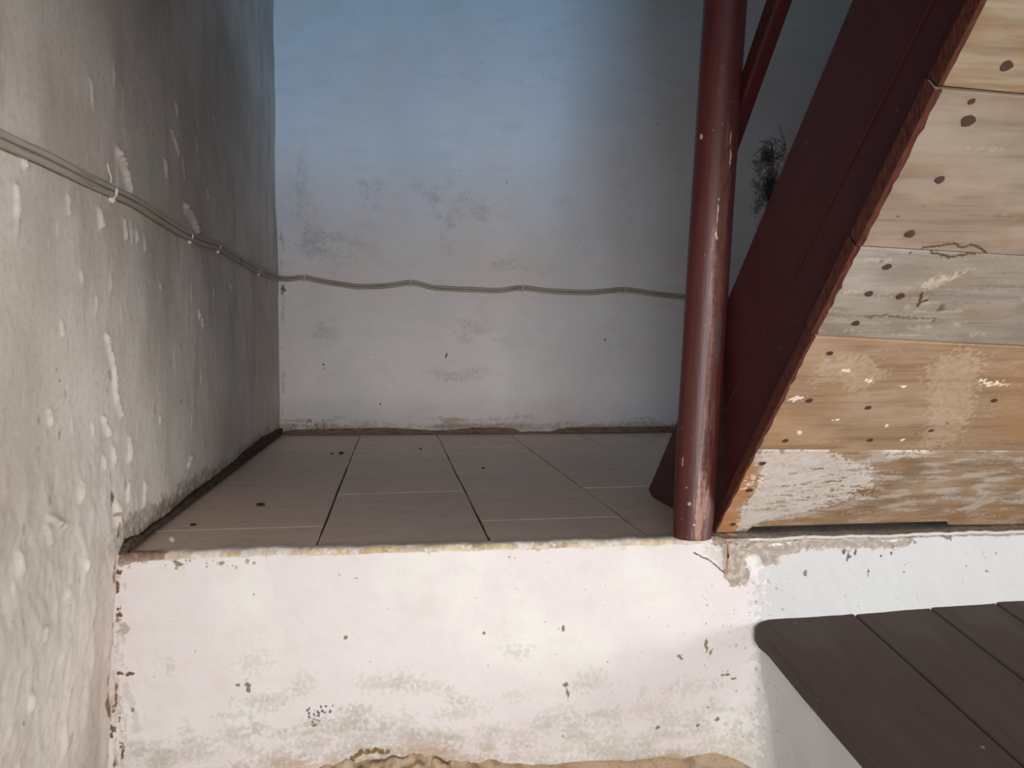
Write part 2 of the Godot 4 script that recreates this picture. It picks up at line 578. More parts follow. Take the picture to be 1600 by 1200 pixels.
func make_front_wall_material():
	var t := Tex.new(2048, 632, c8(213, 207, 206), -0.32, 0.88, -0.29, 0.08, 31)
	t.layer(t.noise(300, 4, 41), c8(218, 219, 213), 0.5, 0.85, 0.7)
	t.layer(t.noise(60, 4, 42, 2.0, 1.0), c8(206, 199, 192), 0.58, 0.95, 0.35)
	# beyond the crack the white is tinted cooler and darker, painting in weaker light
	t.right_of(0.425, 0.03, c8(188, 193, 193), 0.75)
	t.layer(t.noise(7, 3, 43), c8(206, 200, 194), 0.6, 0.95, 0.3)
	t.relief(t.noise(40, 4, 44, 2.0, 1.0), 0.22)
	t.relief(t.noise(5, 2, 45, 2.0, 1.0), 0.1)
	# grey-green scuffing in patches, strengthened low down to paint in dimmer light
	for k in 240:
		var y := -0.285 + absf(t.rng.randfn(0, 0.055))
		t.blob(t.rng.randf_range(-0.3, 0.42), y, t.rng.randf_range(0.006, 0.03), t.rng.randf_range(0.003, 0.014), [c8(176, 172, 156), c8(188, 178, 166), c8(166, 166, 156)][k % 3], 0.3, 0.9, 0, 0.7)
	for k in 40:
		t.blob(-0.06 + t.rng.randfn(0, 0.09), -0.215 + t.rng.randfn(0, 0.018), t.rng.randf_range(0.006, 0.02), t.rng.randf_range(0.003, 0.010), c8(150, 148, 134), 0.22, 0.9, 0, 0.7)
	for k in 60:
		t.blob(-0.02 + t.rng.randfn(0, 0.07), -0.252 + t.rng.randfn(0, 0.010), t.rng.randf_range(0.008, 0.03), t.rng.randf_range(0.003, 0.009), c8(176, 156, 134), 0.4, 0.9, 0, 0.6)
	for k in 30:
		t.blob(0.32 + t.rng.randfn(0, 0.05), -0.272 + t.rng.randfn(0, 0.006), t.rng.randf_range(0.008, 0.03), t.rng.randf_range(0.002, 0.006), c8(170, 146, 112), 0.45, 0.9, 0, 0.6)
	t.seg([[-0.055, -0.246], [-0.045, -0.238], [-0.03, -0.233], [-0.012, -0.236]], 0.0022, c8(122, 96, 62), 0.85, 0.8, -40)
	# yellow-brown wear along the lip under the tiles
	for k in 260:
		var x := t.rng.randf_range(-0.3, 0.36)
		var strong := 0.55 if x > -0.10 and x < 0.20 else 0.3
		t.blob(x, 0.003 + t.rng.randfn(0, 0.0035), t.rng.randf_range(0.003, 0.014), t.rng.randf_range(0.0015, 0.004), [c8(188, 166, 122), c8(160, 138, 112), c8(200, 186, 150)][k % 3], strong, 0.9, -12, 0.5)
	# dirty left end of the lip, chips down the corner
	t.patch([[-0.31, 0.03], [-0.30, -0.012], [-0.285, -0.008], [-0.262, -0.003], [-0.25, 0.004], [-0.26, 0.03]], c8(120, 96, 78), 0.85, 0.004, -30)
	for s in [[-0.301, -0.019, 0.003, 0.005], [-0.302, -0.033, 0.0025, 0.007], [-0.3, -0.062, 0.0025, 0.007], [-0.303, -0.068, 0.0015, 0.005], [-0.301, -0.131, 0.004, 0.002], [-0.293, -0.132, 0.005, 0.0018], [-0.306, -0.15, 0.002, 0.012], [-0.309, -0.172, 0.002, 0.006], [-0.302, -0.18, 0.0015, 0.006], [-0.31, -0.193, 0.003, 0.007], [-0.30, -0.215, 0.002, 0.012], [-0.308, -0.232, 0.002, 0.008]]:
		t.blob(s[0], s[1], s[2], s[3], c8(104, 76, 58), 0.95, 0.8, -70, 0.25)
	for k in 60:
		t.blob(-0.304 + t.rng.randfn(0, 0.006), t.rng.randf_range(-0.26, 0.0), t.rng.randf_range(0.001, 0.004), t.rng.randf_range(0.002, 0.012), c8(190, 172, 158), 0.5, 0.8, -15, 0.5)
	t.specks(30, Rect2(-0.26, -0.016, 0.12, 0.012), 0.0008, 0.003, c8(128, 120, 108), 0.8, -30)
	t.blob(-0.296, -0.082, 0.006, 0.007, c8(166, 158, 142), 0.8, 0.8, -15, 0.4)
	t.seg([[-0.296, -0.145], [-0.288, -0.165], [-0.284, -0.2]], 0.003, c8(196, 194, 184), 0.5, 0.5, 0)
	# separate marks
	for s in [[-0.165, -0.152, 0.0028, 0.007], [-0.176, -0.15, 0.002, 0.0015], [0.197, -0.168, 0.003, 0.005], [0.198, -0.178, 0.002, 0.005], [0.334, -0.14, 0.0038, 0.003], [0.366, -0.128, 0.002, 0.007], [0.371, -0.136, 0.0025, 0.005], [0.391, -0.164, 0.005, 0.0018], [0.4, -0.169, 0.003, 0.0015], [0.489, -0.044, 0.0028, 0.003], [0.101, -0.102, 0.0025, 0.0018], [0.193, -0.1, 0.002, 0.005], [-0.057, -0.1, 0.002, 0.002], [0.307, -0.225, 0.0032, 0.0022], [0.357, -0.224, 0.002, 0.006], [-0.288, -0.172, 0.0025, 0.003], [0.381, -0.218, 0.002, 0.003], [-0.238, -0.01, 0.006, 0.003]]:
		t.blob(s[0], s[1], s[2], s[3], c8(120, 104, 82), 0.85, 0.8, -35, 0.35)
	for s in [[0.537, -0.021, 0.003, 0.004], [0.543, -0.024, 0.003, 0.006], [0.552, -0.02, 0.002, 0.003], [0.568, -0.047, 0.0015, 0.005], [0.598, -0.024, 0.002, 0.002], [0.585, -0.026, 0.0016, 0.0016]]:
		t.blob(s[0], s[1], s[2], s[3], c8(92, 88, 66), 0.9, 0.8, -35, 0.35)
	for k in 26:
		t.blob(-0.087 + t.rng.randfn(0, 0.006), -0.187 + t.rng.randfn(0, 0.006), t.rng.randf_range(0.0006, 0.0018), t.rng.randf_range(0.0006, 0.0022), c8(84, 80, 82), 0.85, 0.6, -20, 0.4)
	t.blob(-0.094, -0.2, 0.003, 0.002, c8(132, 104, 66), 0.9, 0.8)
	# fly specks
	t.specks(120, Rect2(-0.29, -0.26, 0.72, 0.25), 0.0005, 0.0014, c8(128, 122, 118), 0.7, -6)
	t.specks(200, Rect2(0.36, -0.24, 0.12, 0.19), 0.0005, 0.0016, c8(136, 126, 124), 0.7, -6)
	t.specks(80, Rect2(0.42, -0.12, 0.4, 0.10), 0.0005, 0.0018, c8(124, 118, 112), 0.7, -6)
	# paint gone from the cement under the stair foot
	var grey := c8(150, 138, 124)
	t.patch([[0.372, 0.08], [0.372, -0.006], [0.384, -0.010], [0.385, -0.046], [0.395, -0.054], [0.412, -0.056], [0.42, -0.048], [0.414, -0.032], [0.412, -0.020], [0.43, -0.020], [0.432, -0.033], [0.450, -0.033], [0.458, -0.021], [0.478, -0.019], [0.488, -0.014], [0.523, -0.014], [0.572, -0.017], [0.622, -0.015], [0.628, -0.002], [0.66, 0.0], [0.9, 0.0], [0.9, 0.08]], grey, 0.92, 0.003, -60)
	t.patch([[0.361, -0.013], [0.377, -0.027], [0.388, -0.038], [0.386, -0.014], [0.37, -0.008]], c8(178, 174, 166), 0.5, 0.004, -20)
	t.patch([[0.391, -0.049], [0.395, -0.058], [0.408, -0.057], [0.402, -0.05]], grey, 0.9, 0.002, -50)
	t.patch([[0.664, 0.003], [0.668, -0.006], [0.677, -0.011], [0.680, 0.003]], c8(110, 96, 84), 0.9, 0.002, -50)
	t.patch([[0.68, 0.004], [0.693, -0.004], [0.706, 0.0], [0.71, -0.006], [0.723, 0.0], [0.749, -0.006], [0.775, -0.001], [0.9, -0.002], [0.9, 0.006]], grey, 0.9, 0.003, -50)
	for k in 60:
		t.blob(t.rng.randf_range(0.37, 0.64), 0.002 + t.rng.randfn(0, 0.010), t.rng.randf_range(0.002, 0.010), t.rng.randf_range(0.001, 0.004), [c8(112, 96, 82), c8(170, 160, 146), c8(132, 116, 98)][k % 3], 0.6, 0.9, -20, 0.4)
	for s in [[0.49, -0.003, 0.016, 0.0018], [0.555, -0.004, 0.02, 0.0014], [0.60, -0.007, 0.016, 0.0016], [0.455, -0.008, 0.012, 0.002], [0.47, -0.006, 0.008, 0.0012]]:
		t.blob(s[0], s[1], s[2], s[3], c8(222, 216, 208), 0.9, 0.7, 40, 0.3)
	t.seg([[0.35, -0.016], [0.356, -0.019], [0.367, -0.024], [0.377, -0.032], [0.388, -0.041]], 0.0007, c8(96, 84, 74), 0.8, 0.5, -60)
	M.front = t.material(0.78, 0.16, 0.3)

func make_tile_materials():
	M.tiles = []
	for v in 3:
		var t := Tex.new(256, 512, [c8(228, 202, 182), c8(224, 200, 181), c8(231, 205, 186)][v], 0.0, 0.2, 0.0, 0.4, 51 + v)
		t.layer(t.noise(70, 4, 61 + v, 5.0, 1.0), c8(208, 184, 166), 0.5, 0.9, 0.45)
		t.layer(t.noise(10, 3, 71 + v, 6.0, 1.0), c8(234, 212, 196), 0.55, 0.95, 0.4)
		t.layer(t.noise(60, 4, 81 + v), c8(198, 172, 152), 0.6, 0.95, 0.4)
		t.specks(30, Rect2(0, 0, 0.2, 0.4), 0.0005, 0.0014, c8(96, 80, 68), 0.7)
		M.tiles.append(t.material(0.5, 0.0, 0.4))
	M.grout = plain(c8(84, 70, 58), 0.95)

# ends: the painted-over strip near the stringer is separate; here is only the board face
func make_plank_materials():
	M.planks = []
	var spans := [[-0.02, 0.17], [0.14, 0.34], [0.30, 0.44], [0.41, 0.58], [0.55, 0.72], [0.68, 0.88]]
	var bases := [c8(154, 127, 99), c8(154, 127, 99), c8(148, 139, 127), c8(142, 126, 109), c8(160, 143, 119), c8(150, 135, 113)]
	for k in 6:
		var wide: float = spans[k][1] - spans[k][0]
		var t := Tex.new(1000, int(1000 * wide / 0.5), bases[k], 0.0, 0.5, spans[k][0], spans[k][1], 91 + k)
		t.layer(t.noise(26, 4, 101 + k, 14.0, 1.0), bases[k].darkened(0.22), 0.5, 0.85, 0.5, -20)
		t.layer(t.noise(7, 3, 111 + k, 18.0, 1.0), bases[k].darkened(0.3), 0.55, 0.95, 0.35, -25)
		t.layer(t.noise(150, 4, 121 + k, 2.0, 1.0), bases[k].lightened(0.25), 0.5, 0.85, 0.5)
		t.layer(t.noise(90, 4, 131 + k, 2.5, 1.0), c8(140, 112, 84), 0.58, 0.9, 0.4)
		if k == 0:
			# old white paint, rubbed off unevenly
			t.layer(t.noise(44, 4, 141, 3.0, 1.0), c8(178, 170, 160), 0.42, 0.6, 0.75, 14)
			t.layer(t.noise(70, 4, 142, 3.0, 1.0), c8(120, 100, 80), 0.6, 0.75, 0.55, -14)
			t.patch([[0.004, 0.158], [0.075, 0.162], [0.11, 0.14], [0.15, 0.125], [0.165, 0.085], [0.135, 0.05], [0.10, 0.035], [0.058, 0.018], [0.028, -0.006], [0.02, 0.045], [0.024, 0.085], [0.02, 0.12]], c8(206, 199, 193), 0.92, 0.006, 30, 0.25)
			t.patch([[0.148, 0.158], [0.21, 0.152], [0.2, 0.142], [0.16, 0.142]], c8(222, 212, 200), 0.85, 0.006, 25)
			for q in 110:
				t.blob(t.rng.randf_range(0.05, 0.19), t.rng.randf_range(0.03, 0.13), t.rng.randf_range(0.002, 0.012), t.rng.randf_range(0.0006, 0.0022), [c8(140, 126, 112), c8(170, 158, 146), c8(112, 88, 66)][q % 3], 0.6, 0.8, -20, 0.4)
			t.patch([[0.0, 0.15], [0.012, 0.12], [0.022, 0.09], [0.02, 0.07], [0.015, 0.04], [0.026, 0.005], [0.02, -0.02], [0.0, -0.02]], c8(178, 122, 74), 0.75, 0.004, -20)
			for q in 34:
				t.blob(t.rng.randf_range(0.004, 0.03), t.rng.randf_range(0.085, 0.115), 0.002, 0.0012, c8(226, 214, 198), 0.8, 0.8, 20, 0.4)
			t.patch([[0.055, -0.02], [0.07, 0.016], [0.10, 0.024], [0.15, 0.026], [0.2, 0.034], [0.26, 0.03], [0.32, 0.028], [0.345, 0.05], [0.36, 0.03], [0.5, 0.03], [0.5, -0.02]], c8(148, 112, 78), 0.6, 0.006, -20)
			t.blob(0.159, 0.076, 0.014, 0.008, c8(126, 88, 54), 0.85, 0.7, -30, 0.4)
			for q in 40:
				t.blob(0.14 + t.rng.randfn(0, 0.03), 0.062 + t.rng.randfn(0, 0.008), t.rng.randf_range(0.001, 0.006), t.rng.randf_range(0.001, 0.003), [c8(120, 118, 108), c8(200, 198, 190)][q % 2], 0.7, 0.8, -15, 0.4)
			for q in 90:
				t.blob(t.rng.randf_range(0.16, 0.48), t.rng.randf_range(0.0, 0.15), t.rng.randf_range(0.006, 0.03), t.rng.randf_range(0.001, 0.006), [c8(150, 140, 128), c8(118, 102, 88), c8(176, 166, 154), c8(128, 96, 70)][q % 4], 0.45, 0.9, -8, 0.5)
		elif k == 1:
			t.patch([[0.155, 0.315], [0.185, 0.30], [0.205, 0.25], [0.22, 0.2], [0.225, 0.165], [0.19, 0.165], [0.175, 0.21], [0.15, 0.25], [0.13, 0.29]], c8(192, 175, 152), 0.5, 0.012)
			t.patch([[0.205, 0.285], [0.23, 0.24], [0.25, 0.19], [0.33, 0.16], [0.33, 0.3], [0.26, 0.31]], c8(152, 112, 74), 0.45, 0.012)
			t.patch([[0.02, 0.30], [0.06, 0.305], [0.10, 0.28], [0.07, 0.25], [0.05, 0.27], [0.02, 0.265]], c8(192, 178, 160), 0.45, 0.008)
			t.patch([[0.0, 0.25], [0.03, 0.2], [0.06, 0.19], [0.10, 0.175], [0.02, 0.165], [0.0, 0.16]], c8(184, 136, 92), 0.3, 0.01)
			for s in [[0.0157, 0.2443, 0.008, 0.004], [0.05, 0.285, 0.004, 0.003], [0.08, 0.27, 0.005, 0.003], [0.0369, 0.19, 0.003, 0.003], [0.12, 0.262, 0.004, 0.002], [0.215, 0.265, 0.012, 0.004], [0.07, 0.21, 0.003, 0.003], [0.13, 0.2, 0.003, 0.002], [0.2, 0.27, 0.004, 0.002], [0.16, 0.175, 0.002, 0.003], [0.26, 0.3, 0.008, 0.003]]:
				t.blob(s[0], s[1], s[2], s[3], c8(238, 228, 212), 0.85, 0.9, 30, 0.35)
		elif k == 2:
			t.layer(t.noise(120, 4, 151, 2.5, 1.0), c8(128, 118, 106), 0.5, 0.8, 0.7)
			t.patch([[0.06, 0.43], [0.13, 0.41], [0.18, 0.38], [0.3, 0.37], [0.3, 0.43]], c8(136, 126, 112), 0.5, 0.012)
			t.patch([[0.07, 0.395], [0.11, 0.41], [0.10, 0.40], [0.085, 0.388]], c8(204, 194, 178), 0.6, 0.004)
			t.seg([[0.08, 0.384], [0.082, 0.377], [0.083, 0.368]], 0.0012, c8(70, 58, 46), 0.9, 0.4, -50)
			t.seg([[0.081, 0.372], [0.09, 0.376]], 0.0012, c8(80, 66, 52), 0.8, 0.4, -50)
			t.blob(0.107, 0.366, 0.004, 0.005, c8(96, 80, 64), 0.8, 0.6, -40, 0.4)
			t.seg([[0.04, 0.355], [0.06, 0.357], [0.09, 0.353], [0.11, 0.352]], 0.0012, c8(110, 96, 80), 0.6, 0.8, -30)
			t.seg([[0.066, 0.429], [0.085, 0.424], [0.10, 0.428], [0.12, 0.43]], 0.0012, c8(92, 78, 62), 0.8, 0.5, -40)
			for q in 50:
				t.blob(t.rng.randf_range(0.0, 0.25), t.rng.randf_range(0.32, 0.43), t.rng.randf_range(0.004, 0.016), t.rng.randf_range(0.001, 0.004), [c8(196, 188, 174), c8(120, 110, 98)][q % 2], 0.35, 0.8, 0, 0.6)
		elif k == 3:
			t.seg([[0.0529, 0.4307], [0.0548, 0.4347], [0.0682, 0.4363], [0.0756, 0.4384], [0.0823, 0.4386], [0.0889, 0.4347], [0.0956, 0.4381], [0.104, 0.4363], [0.115, 0.4291]], 0.0010, c8(86, 70, 56), 0.9, 0.4, -60)
			t.layer(t.noise(120, 4, 152, 3.0, 1.0), c8(158, 147, 133), 0.52, 0.8, 0.55)
		elif k == 4:
			t.layer(t.noise(60, 4, 153, 6.0, 1.0), c8(138, 108, 76), 0.55, 0.8, 0.6)
		# weather stains along the grain
		for q in 26:
			t.blob(t.rng.randf_range(0.0, 0.48), spans[k][0] + t.rng.randf() * wide, t.rng.randf_range(0.01, 0.05), t.rng.randf_range(0.0008, 0.004), [c8(104, 88, 74), c8(186, 172, 154), c8(126, 98, 70)][q % 3], 0.28, 0.9, 0, 0.6)
		t.specks(24, Rect2(0, spans[k][0], 0.5, wide), 0.0006, 0.002, c8(92, 62, 42), 0.7, -20)
		M.planks.append([t.material(0.75, 0.12, 0.3), Rect2(0.0, spans[k][0], 0.5, wide)])
	# dark boards
	var t2 := Tex.new(320, 900, c8(70, 60, 55), 0.0, 0.25, 0.0, 0.7, 161)
	t2.layer(t2.noise(14, 4, 162, 1.0, 16.0), c8(60, 51, 47), 0.5, 0.9, 0.5, -8)
	t2.layer(t2.noise(90, 4, 163, 1.0, 2.0), c8(80, 72, 63), 0.5, 0.85, 0.5)
	t2.layer(t2.noise(5, 2, 164), c8(82, 71, 65), 0.6, 0.95, 0.3)
	t2.specks(26, Rect2(0, 0, 0.25, 0.7), 0.0006, 0.0022, c8(168, 154, 140), 0.7)
	t2.specks(20, Rect2(0, 0, 0.25, 0.7), 0.0008, 0.003, c8(44, 34, 30), 0.7)
	M.dark = t2.material(0.7, 0.08, 0.35)
	M.nail = plain(c8(70, 43, 34), 0.8)

func make_paint_materials():
	# dark red gloss on the stringer and the rail
	var t := Tex.new(1100, 512, c8(64, 25, 26), -1.2, -0.2, 0.0, 0.5, 171)
	t.layer(t.noise(60, 4, 172), c8(54, 21, 23), 0.5, 0.9, 0.6)
	t.layer(t.noise(8, 3, 173), c8(88, 38, 34), 0.6, 0.95, 0.35)
	t.specks(110, Rect2(-1.2, 0, 1.0, 0.5), 0.0006, 0.0018, c8(158, 130, 120), 0.8)
	t.relief(t.noise(16, 3, 174, 4.0, 1.0), 0.2)
	M.maroon = t.material(0.5, 0.06, 0.4)
	# post: u runs round it, v up it
	var p := Tex.new(420, 1500, c8(78, 34, 33), 0.0, 1.0, 0.0, 1.0, 181)
	p.layer(p.noise(40, 4, 182, 1.0, 5.0), c8(64, 27, 28), 0.5, 0.9, 0.6)
	p.layer(p.noise(14, 3, 183, 1.0, 9.0), c8(104, 54, 46), 0.58, 0.95, 0.4)
	p.relief(p.noise(10, 3, 184, 1.0, 6.0), 0.2)
	# one side handled and knocked, paint worn; lower half lightened further to stand for light
	for k in 150:
		var y := p.rng.randf_range(0.0, 0.39)
		p.blob(0.215 + p.rng.randfn(0, 0.022), y, p.rng.randf_range(0.006, 0.02), p.rng.randf_range(0.004, 0.03), [c8(116, 82, 66), c8(104, 66, 54), c8(98, 80, 66)][k % 3], 0.3, 0.9, -15, 0.6)
	for k in 120:
		var y := p.rng.randf_range(0.0, 0.30)
		p.blob(0.268 + p.rng.randfn(0, 0.010) + 0.02 * sin(y * 30.0), y, p.rng.randf_range(0.003, 0.010), p.rng.randf_range(0.004, 0.022), [c8(138, 104, 90), c8(120, 82, 72), c8(150, 122, 106)][k % 3], 0.32, 0.9, -15, 0.5)
	for k in 70:
		p.blob(0.255 + p.rng.randfn(0, 0.025), p.rng.randf_range(0.0, 0.06), p.rng.randf_range(0.004, 0.012), p.rng.randf_range(0.004, 0.02), [c8(164, 134, 112), c8(140, 104, 88)][k % 2], 0.45, 0.9, -15, 0.5)
	p.patch([[0.165, 0.165], [0.23, 0.165], [0.24, 0.21], [0.17, 0.21]], c8(84, 70, 62), 0.75, 0.01, -20)
	for c in [[0.43, 0.376, 0.016, 0.0024], [0.19, 0.355, 0.012, 0.006], [0.20, 0.37, 0.006, 0.008], [0.268, 0.285, 0.010, 0.004], [0.265, 0.305, 0.004, 0.012], [0.45, 0.105, 0.008, 0.0016], [0.42, 0.075, 0.004, 0.006], [0.34, 0.035, 0.014, 0.0016], [0.37, 0.05, 0.008, 0.0012], [0.40, 0.02, 0.008, 0.0012], [0.30, 0.016, 0.012, 0.0014]]:
		p.blob(c[0], c[1], c[2], c[3], c8(206, 184, 152), 0.9, 0.9, -25, 0.35)
	p.specks(80, Rect2(0.05, 0.0, 0.5, 0.45), 0.002, 0.006, c8(170, 140, 122), 0.7, 10, 0.16)
	M.post = p.material(0.45, 0.06, 0.5)
	# painted and scraped board ends
	var e := Tex.new(512, 128, c8(88, 50, 40), 0.0, 0.2, 0.0, 0.05, 191)
	e.layer(e.noise(18, 4, 192), c8(60, 27, 26), 0.45, 0.7, 0.8, 10)
	e.layer(e.noise(12, 3, 193), c8(120, 82, 58), 0.6, 0.85, 0.7, -10)
	M.board_end = e.material(0.7, 0.0, 0.3)
	M.board_end.uv1_triplanar = true
	M.board_end.uv1_scale = Vector3(9, 9, 9)
	# cable sleeve
	var c := Tex.new(64, 1400, c8(172, 164, 153), 0.0, 1.0, 0.0, 1.0, 201)
	c.layer(c.noise(24, 3, 202, 1.0, 2.0), c8(134, 122, 110), 0.5, 0.85, 0.7)
	c.layer(c.noise(30, 3, 203, 1.0, 3.0), c8(168, 138, 120), 0.6, 0.85, 0.5)
	M.cable = c.material(0.6, 0.0, 0.4)
	M.clip = plain(c8(214, 208, 196), 0.6)

# ---------------------------------------------------------------- walls
const LUMPS := [
	[[[-0.895, 0.239], [-0.919, 0.208], [-0.927, 0.173], [-0.944, 0.152]], 0.0045, 0.0048],
	[[[-0.784, 0.249], [-0.787, 0.239]], 0.003, 0.003], [[[-0.697, 0.354], [-0.697, 0.331]], 0.004, 0.004],
	[[[-1.293, 0.284], [-1.301, 0.274]], 0.004, 0.004], [[[-1.313, 0.273], [-1.325, 0.263]], 0.004, 0.004],
	[[[-0.937, 0.439], [-0.955, 0.43], [-0.975, 0.407]], 0.008, 0.007], [[[-1.132, 0.475], [-1.134, 0.456]], 0.004, 0.004],
	[[[-0.863, 0.493], [-0.869, 0.466]], 0.003, 0.003], [[[-1.185, 0.568], [-1.191, 0.554]], 0.004, 0.003],
	[[[-1.427, 0.615], [-1.436, 0.604]], 0.004, 0.003], [[[-1.166, 0.524], [-1.194, 0.5]], 0.004, 0.003],
	[[[-1.367, 0.485], [-1.379, 0.472]], 0.004, 0.003], [[[-1.22, 0.43], [-1.26, 0.421], [-1.286, 0.406]], 0.009, 0.008],
	[[[-0.964, 0.124], [-0.962, 0.099]], 0.004, 0.005], [[[-0.917, 0.118], [-0.92, 0.102]], 0.004, 0.004],
	[[[-1.01, 0.064], [-1.005, 0.038]], 0.004, 0.004], [[[-0.887, 0.112], [-0.892, 0.101]], 0.004, 0.004],
	[[[-0.956, 0.073], [-0.953, 0.054]], 0.004, 0.005], [[[-0.921, 0.057], [-0.924, 0.033]], 0.004, 0.005],
	[[[-0.827, 0.092], [-0.821, 0.081]], 0.006, 0.005], [[[-0.747, 0.077], [-0.779, 0.063]], 0.005, 0.005],
	[[[-0.741, 0.071], [-0.75, 0.056]], 0.005, 0.005], [[[-0.89, 0.152], [-0.906, 0.135]], 0.005, 0.005],
	[[[-1.246, 0.064], [-1.231, 0.055]], 0.006, 0.005], [[[-0.693, 0.059], [-0.695, 0.046]], 0.006, 0.005],
	[[[-0.734, -0.018], [-0.733, -0.023]], 0.005, 0.005], [[[-0.779, 0.004], [-0.778, 0.0]], 0.004, 0.004],
	[[[-0.826, 0.018], [-0.825, 0.011]], 0.004, 0.004], [[[-0.712, -0.067], [-0.713, -0.076]], 0.005, 0.004],
	[[[-0.708, 0.389], [-0.713, 0.375]], 0.004, 0.004], [[[-1.551, 0.344], [-1.557, 0.339]], 0.004, 0.004],
	[[[-0.975, 0.37], [-0.979, 0.348]], 0.003, 0.003], [[[-0.995, 0.365], [-0.998, 0.352]], 0.003, 0.003], [[[-1.03, 0.362], [-1.034, 0.345]], 0.003, 0.003],
	[[[-0.80, 0.365], [-0.804, 0.352]], 0.003, 0.003], [[[-0.83, 0.30], [-0.832, 0.291]], 0.003, 0.003], [[[-1.10, 0.31], [-1.102, 0.304]], 0.003, 0.003],
	[[[-1.21, 0.50], [-1.222, 0.47]], 0.003, 0.0025], [[[-1.30, 0.55], [-1.31, 0.53]], 0.003, 0.0025], [[[-0.76, 0.17], [-0.763, 0.16]], 0.004, 0.004],
	[[[-0.86, 0.15], [-0.863, 0.14]], 0.003, 0.003], [[[-1.08, 0.14], [-1.082, 0.13]], 0.003, 0.003],
	[[[-0.955, 0.368], [-0.958, 0.35]], 0.004, 0.004], [[[-0.876, 0.366], [-0.879, 0.352]], 0.005, 0.005],
]

func build_left_wall():
	var z0 := -2.2
	var z1 := -0.36
	var y0 := -0.31
	var y1 := 1.23
	var nu := 640
	var nv := 520
	var big := fnoise(301, 2.6, 3)
	var mid := fnoise(302, 11.0, 3)
	var fine := fnoise(303, 45.0, 3)
	var drip := fnoise(304, 30.0, 2)
	var v := PackedVector3Array()
	var uv := PackedVector2Array()
	v.resize(nu * nv)
	uv.resize(nu * nv)
	var h := PackedFloat32Array()
	h.resize(nu * nv)
	for j in nv:
		for i in nu:
			var z := z0 + (z1 - z0) * i / (nu - 1)
			var y := y0 + (y1 - y0) * j / (nv - 1)
			var a := big.get_noise_2d(z, y) * 0.005 + mid.get_noise_2d(z, y * 0.6) * 0.0009 + fine.get_noise_2d(z, y * 0.5) * 0.00018
			var dr := drip.get_noise_2d(z * 1.3, y * 0.35)
			a += maxf(0.0, dr - 0.6) * 0.008
			# rougher work low down by the corner
			var low := clampf((0.16 - y) / 0.1, 0.0, 1.0) * clampf((z + 1.02) / 0.1, 0.0, 1.0)
			a += low * (mid.get_noise_2d(z * 2.5 + 9, y * 1.6) * 0.0026 + fine.get_noise_2d(z + 5, y * 0.6) * 0.0008)
			h[j * nu + i] = a
	for l in LUMPS:
		var r: float = l[1] * 0.72
		var lo := Vector2(1e9, 1e9)
		var hi := Vector2(-1e9, -1e9)
		for p in l[0]:
			lo = lo.min(Vector2(p[0], p[1]))
			hi = hi.max(Vector2(p[0], p[1]))
		for j in range(maxi(0, int((lo.y - 3 * r - y0) / (y1 - y0) * (nv - 1))), mini(nv, int((hi.y + 3 * r - y0) / (y1 - y0) * (nv - 1)) + 2)):
			for i in range(maxi(0, int((lo.x - 3 * r - z0) / (z1 - z0) * (nu - 1))), mini(nu, int((hi.x + 3 * r - z0) / (z1 - z0) * (nu - 1)) + 2)):
				var q := Vector2(z0 + (z1 - z0) * i / (nu - 1), y0 + (y1 - y0) * j / (nv - 1))
				var dd := line_dist(q, l[0]) / r
				h[j * nu + i] += 0.9 * l[2] * exp(-dd * dd) * (1.0 + 0.5 * fine.get_noise_2d(q.x * 2, q.y * 2))
	for j in nv:
		for i in nu:
			var z := z0 + (z1 - z0) * i / (nu - 1)
			var y := y0 + (y1 - y0) * j / (nv - 1)
			var edge := minf(minf(i, nu - 1 - i), minf(j, nv - 1 - j)) / 6.0
			var x := LEFT_X + h[j * nu + i]
			if y < 0.0 and z > -0.95:
				x -= minf(0.07 * -y, 0.016)      # the wall falls back a little below the landing
			if edge < 1.0:
				x = lerpf(-0.33, x, edge)
			v[j * nu + i] = Vector3(x, y, z)
			uv[j * nu + i] = Vector2((-z - 0.35) / 1.9, 1.0 - (y + 0.32) / 1.56)
	var m := skin(v, uv, nu, nv, Vector3.RIGHT)
	var st := new_st()
	box(st, Vector3(-0.47, -1.45, -2.5), Vector3(-0.325, 3.0, 0.25))
	st.commit(m)
	var o := obj("wall_left", m, null)
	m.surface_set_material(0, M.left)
	m.surface_set_material(1, M.plaster)
	structure(o)

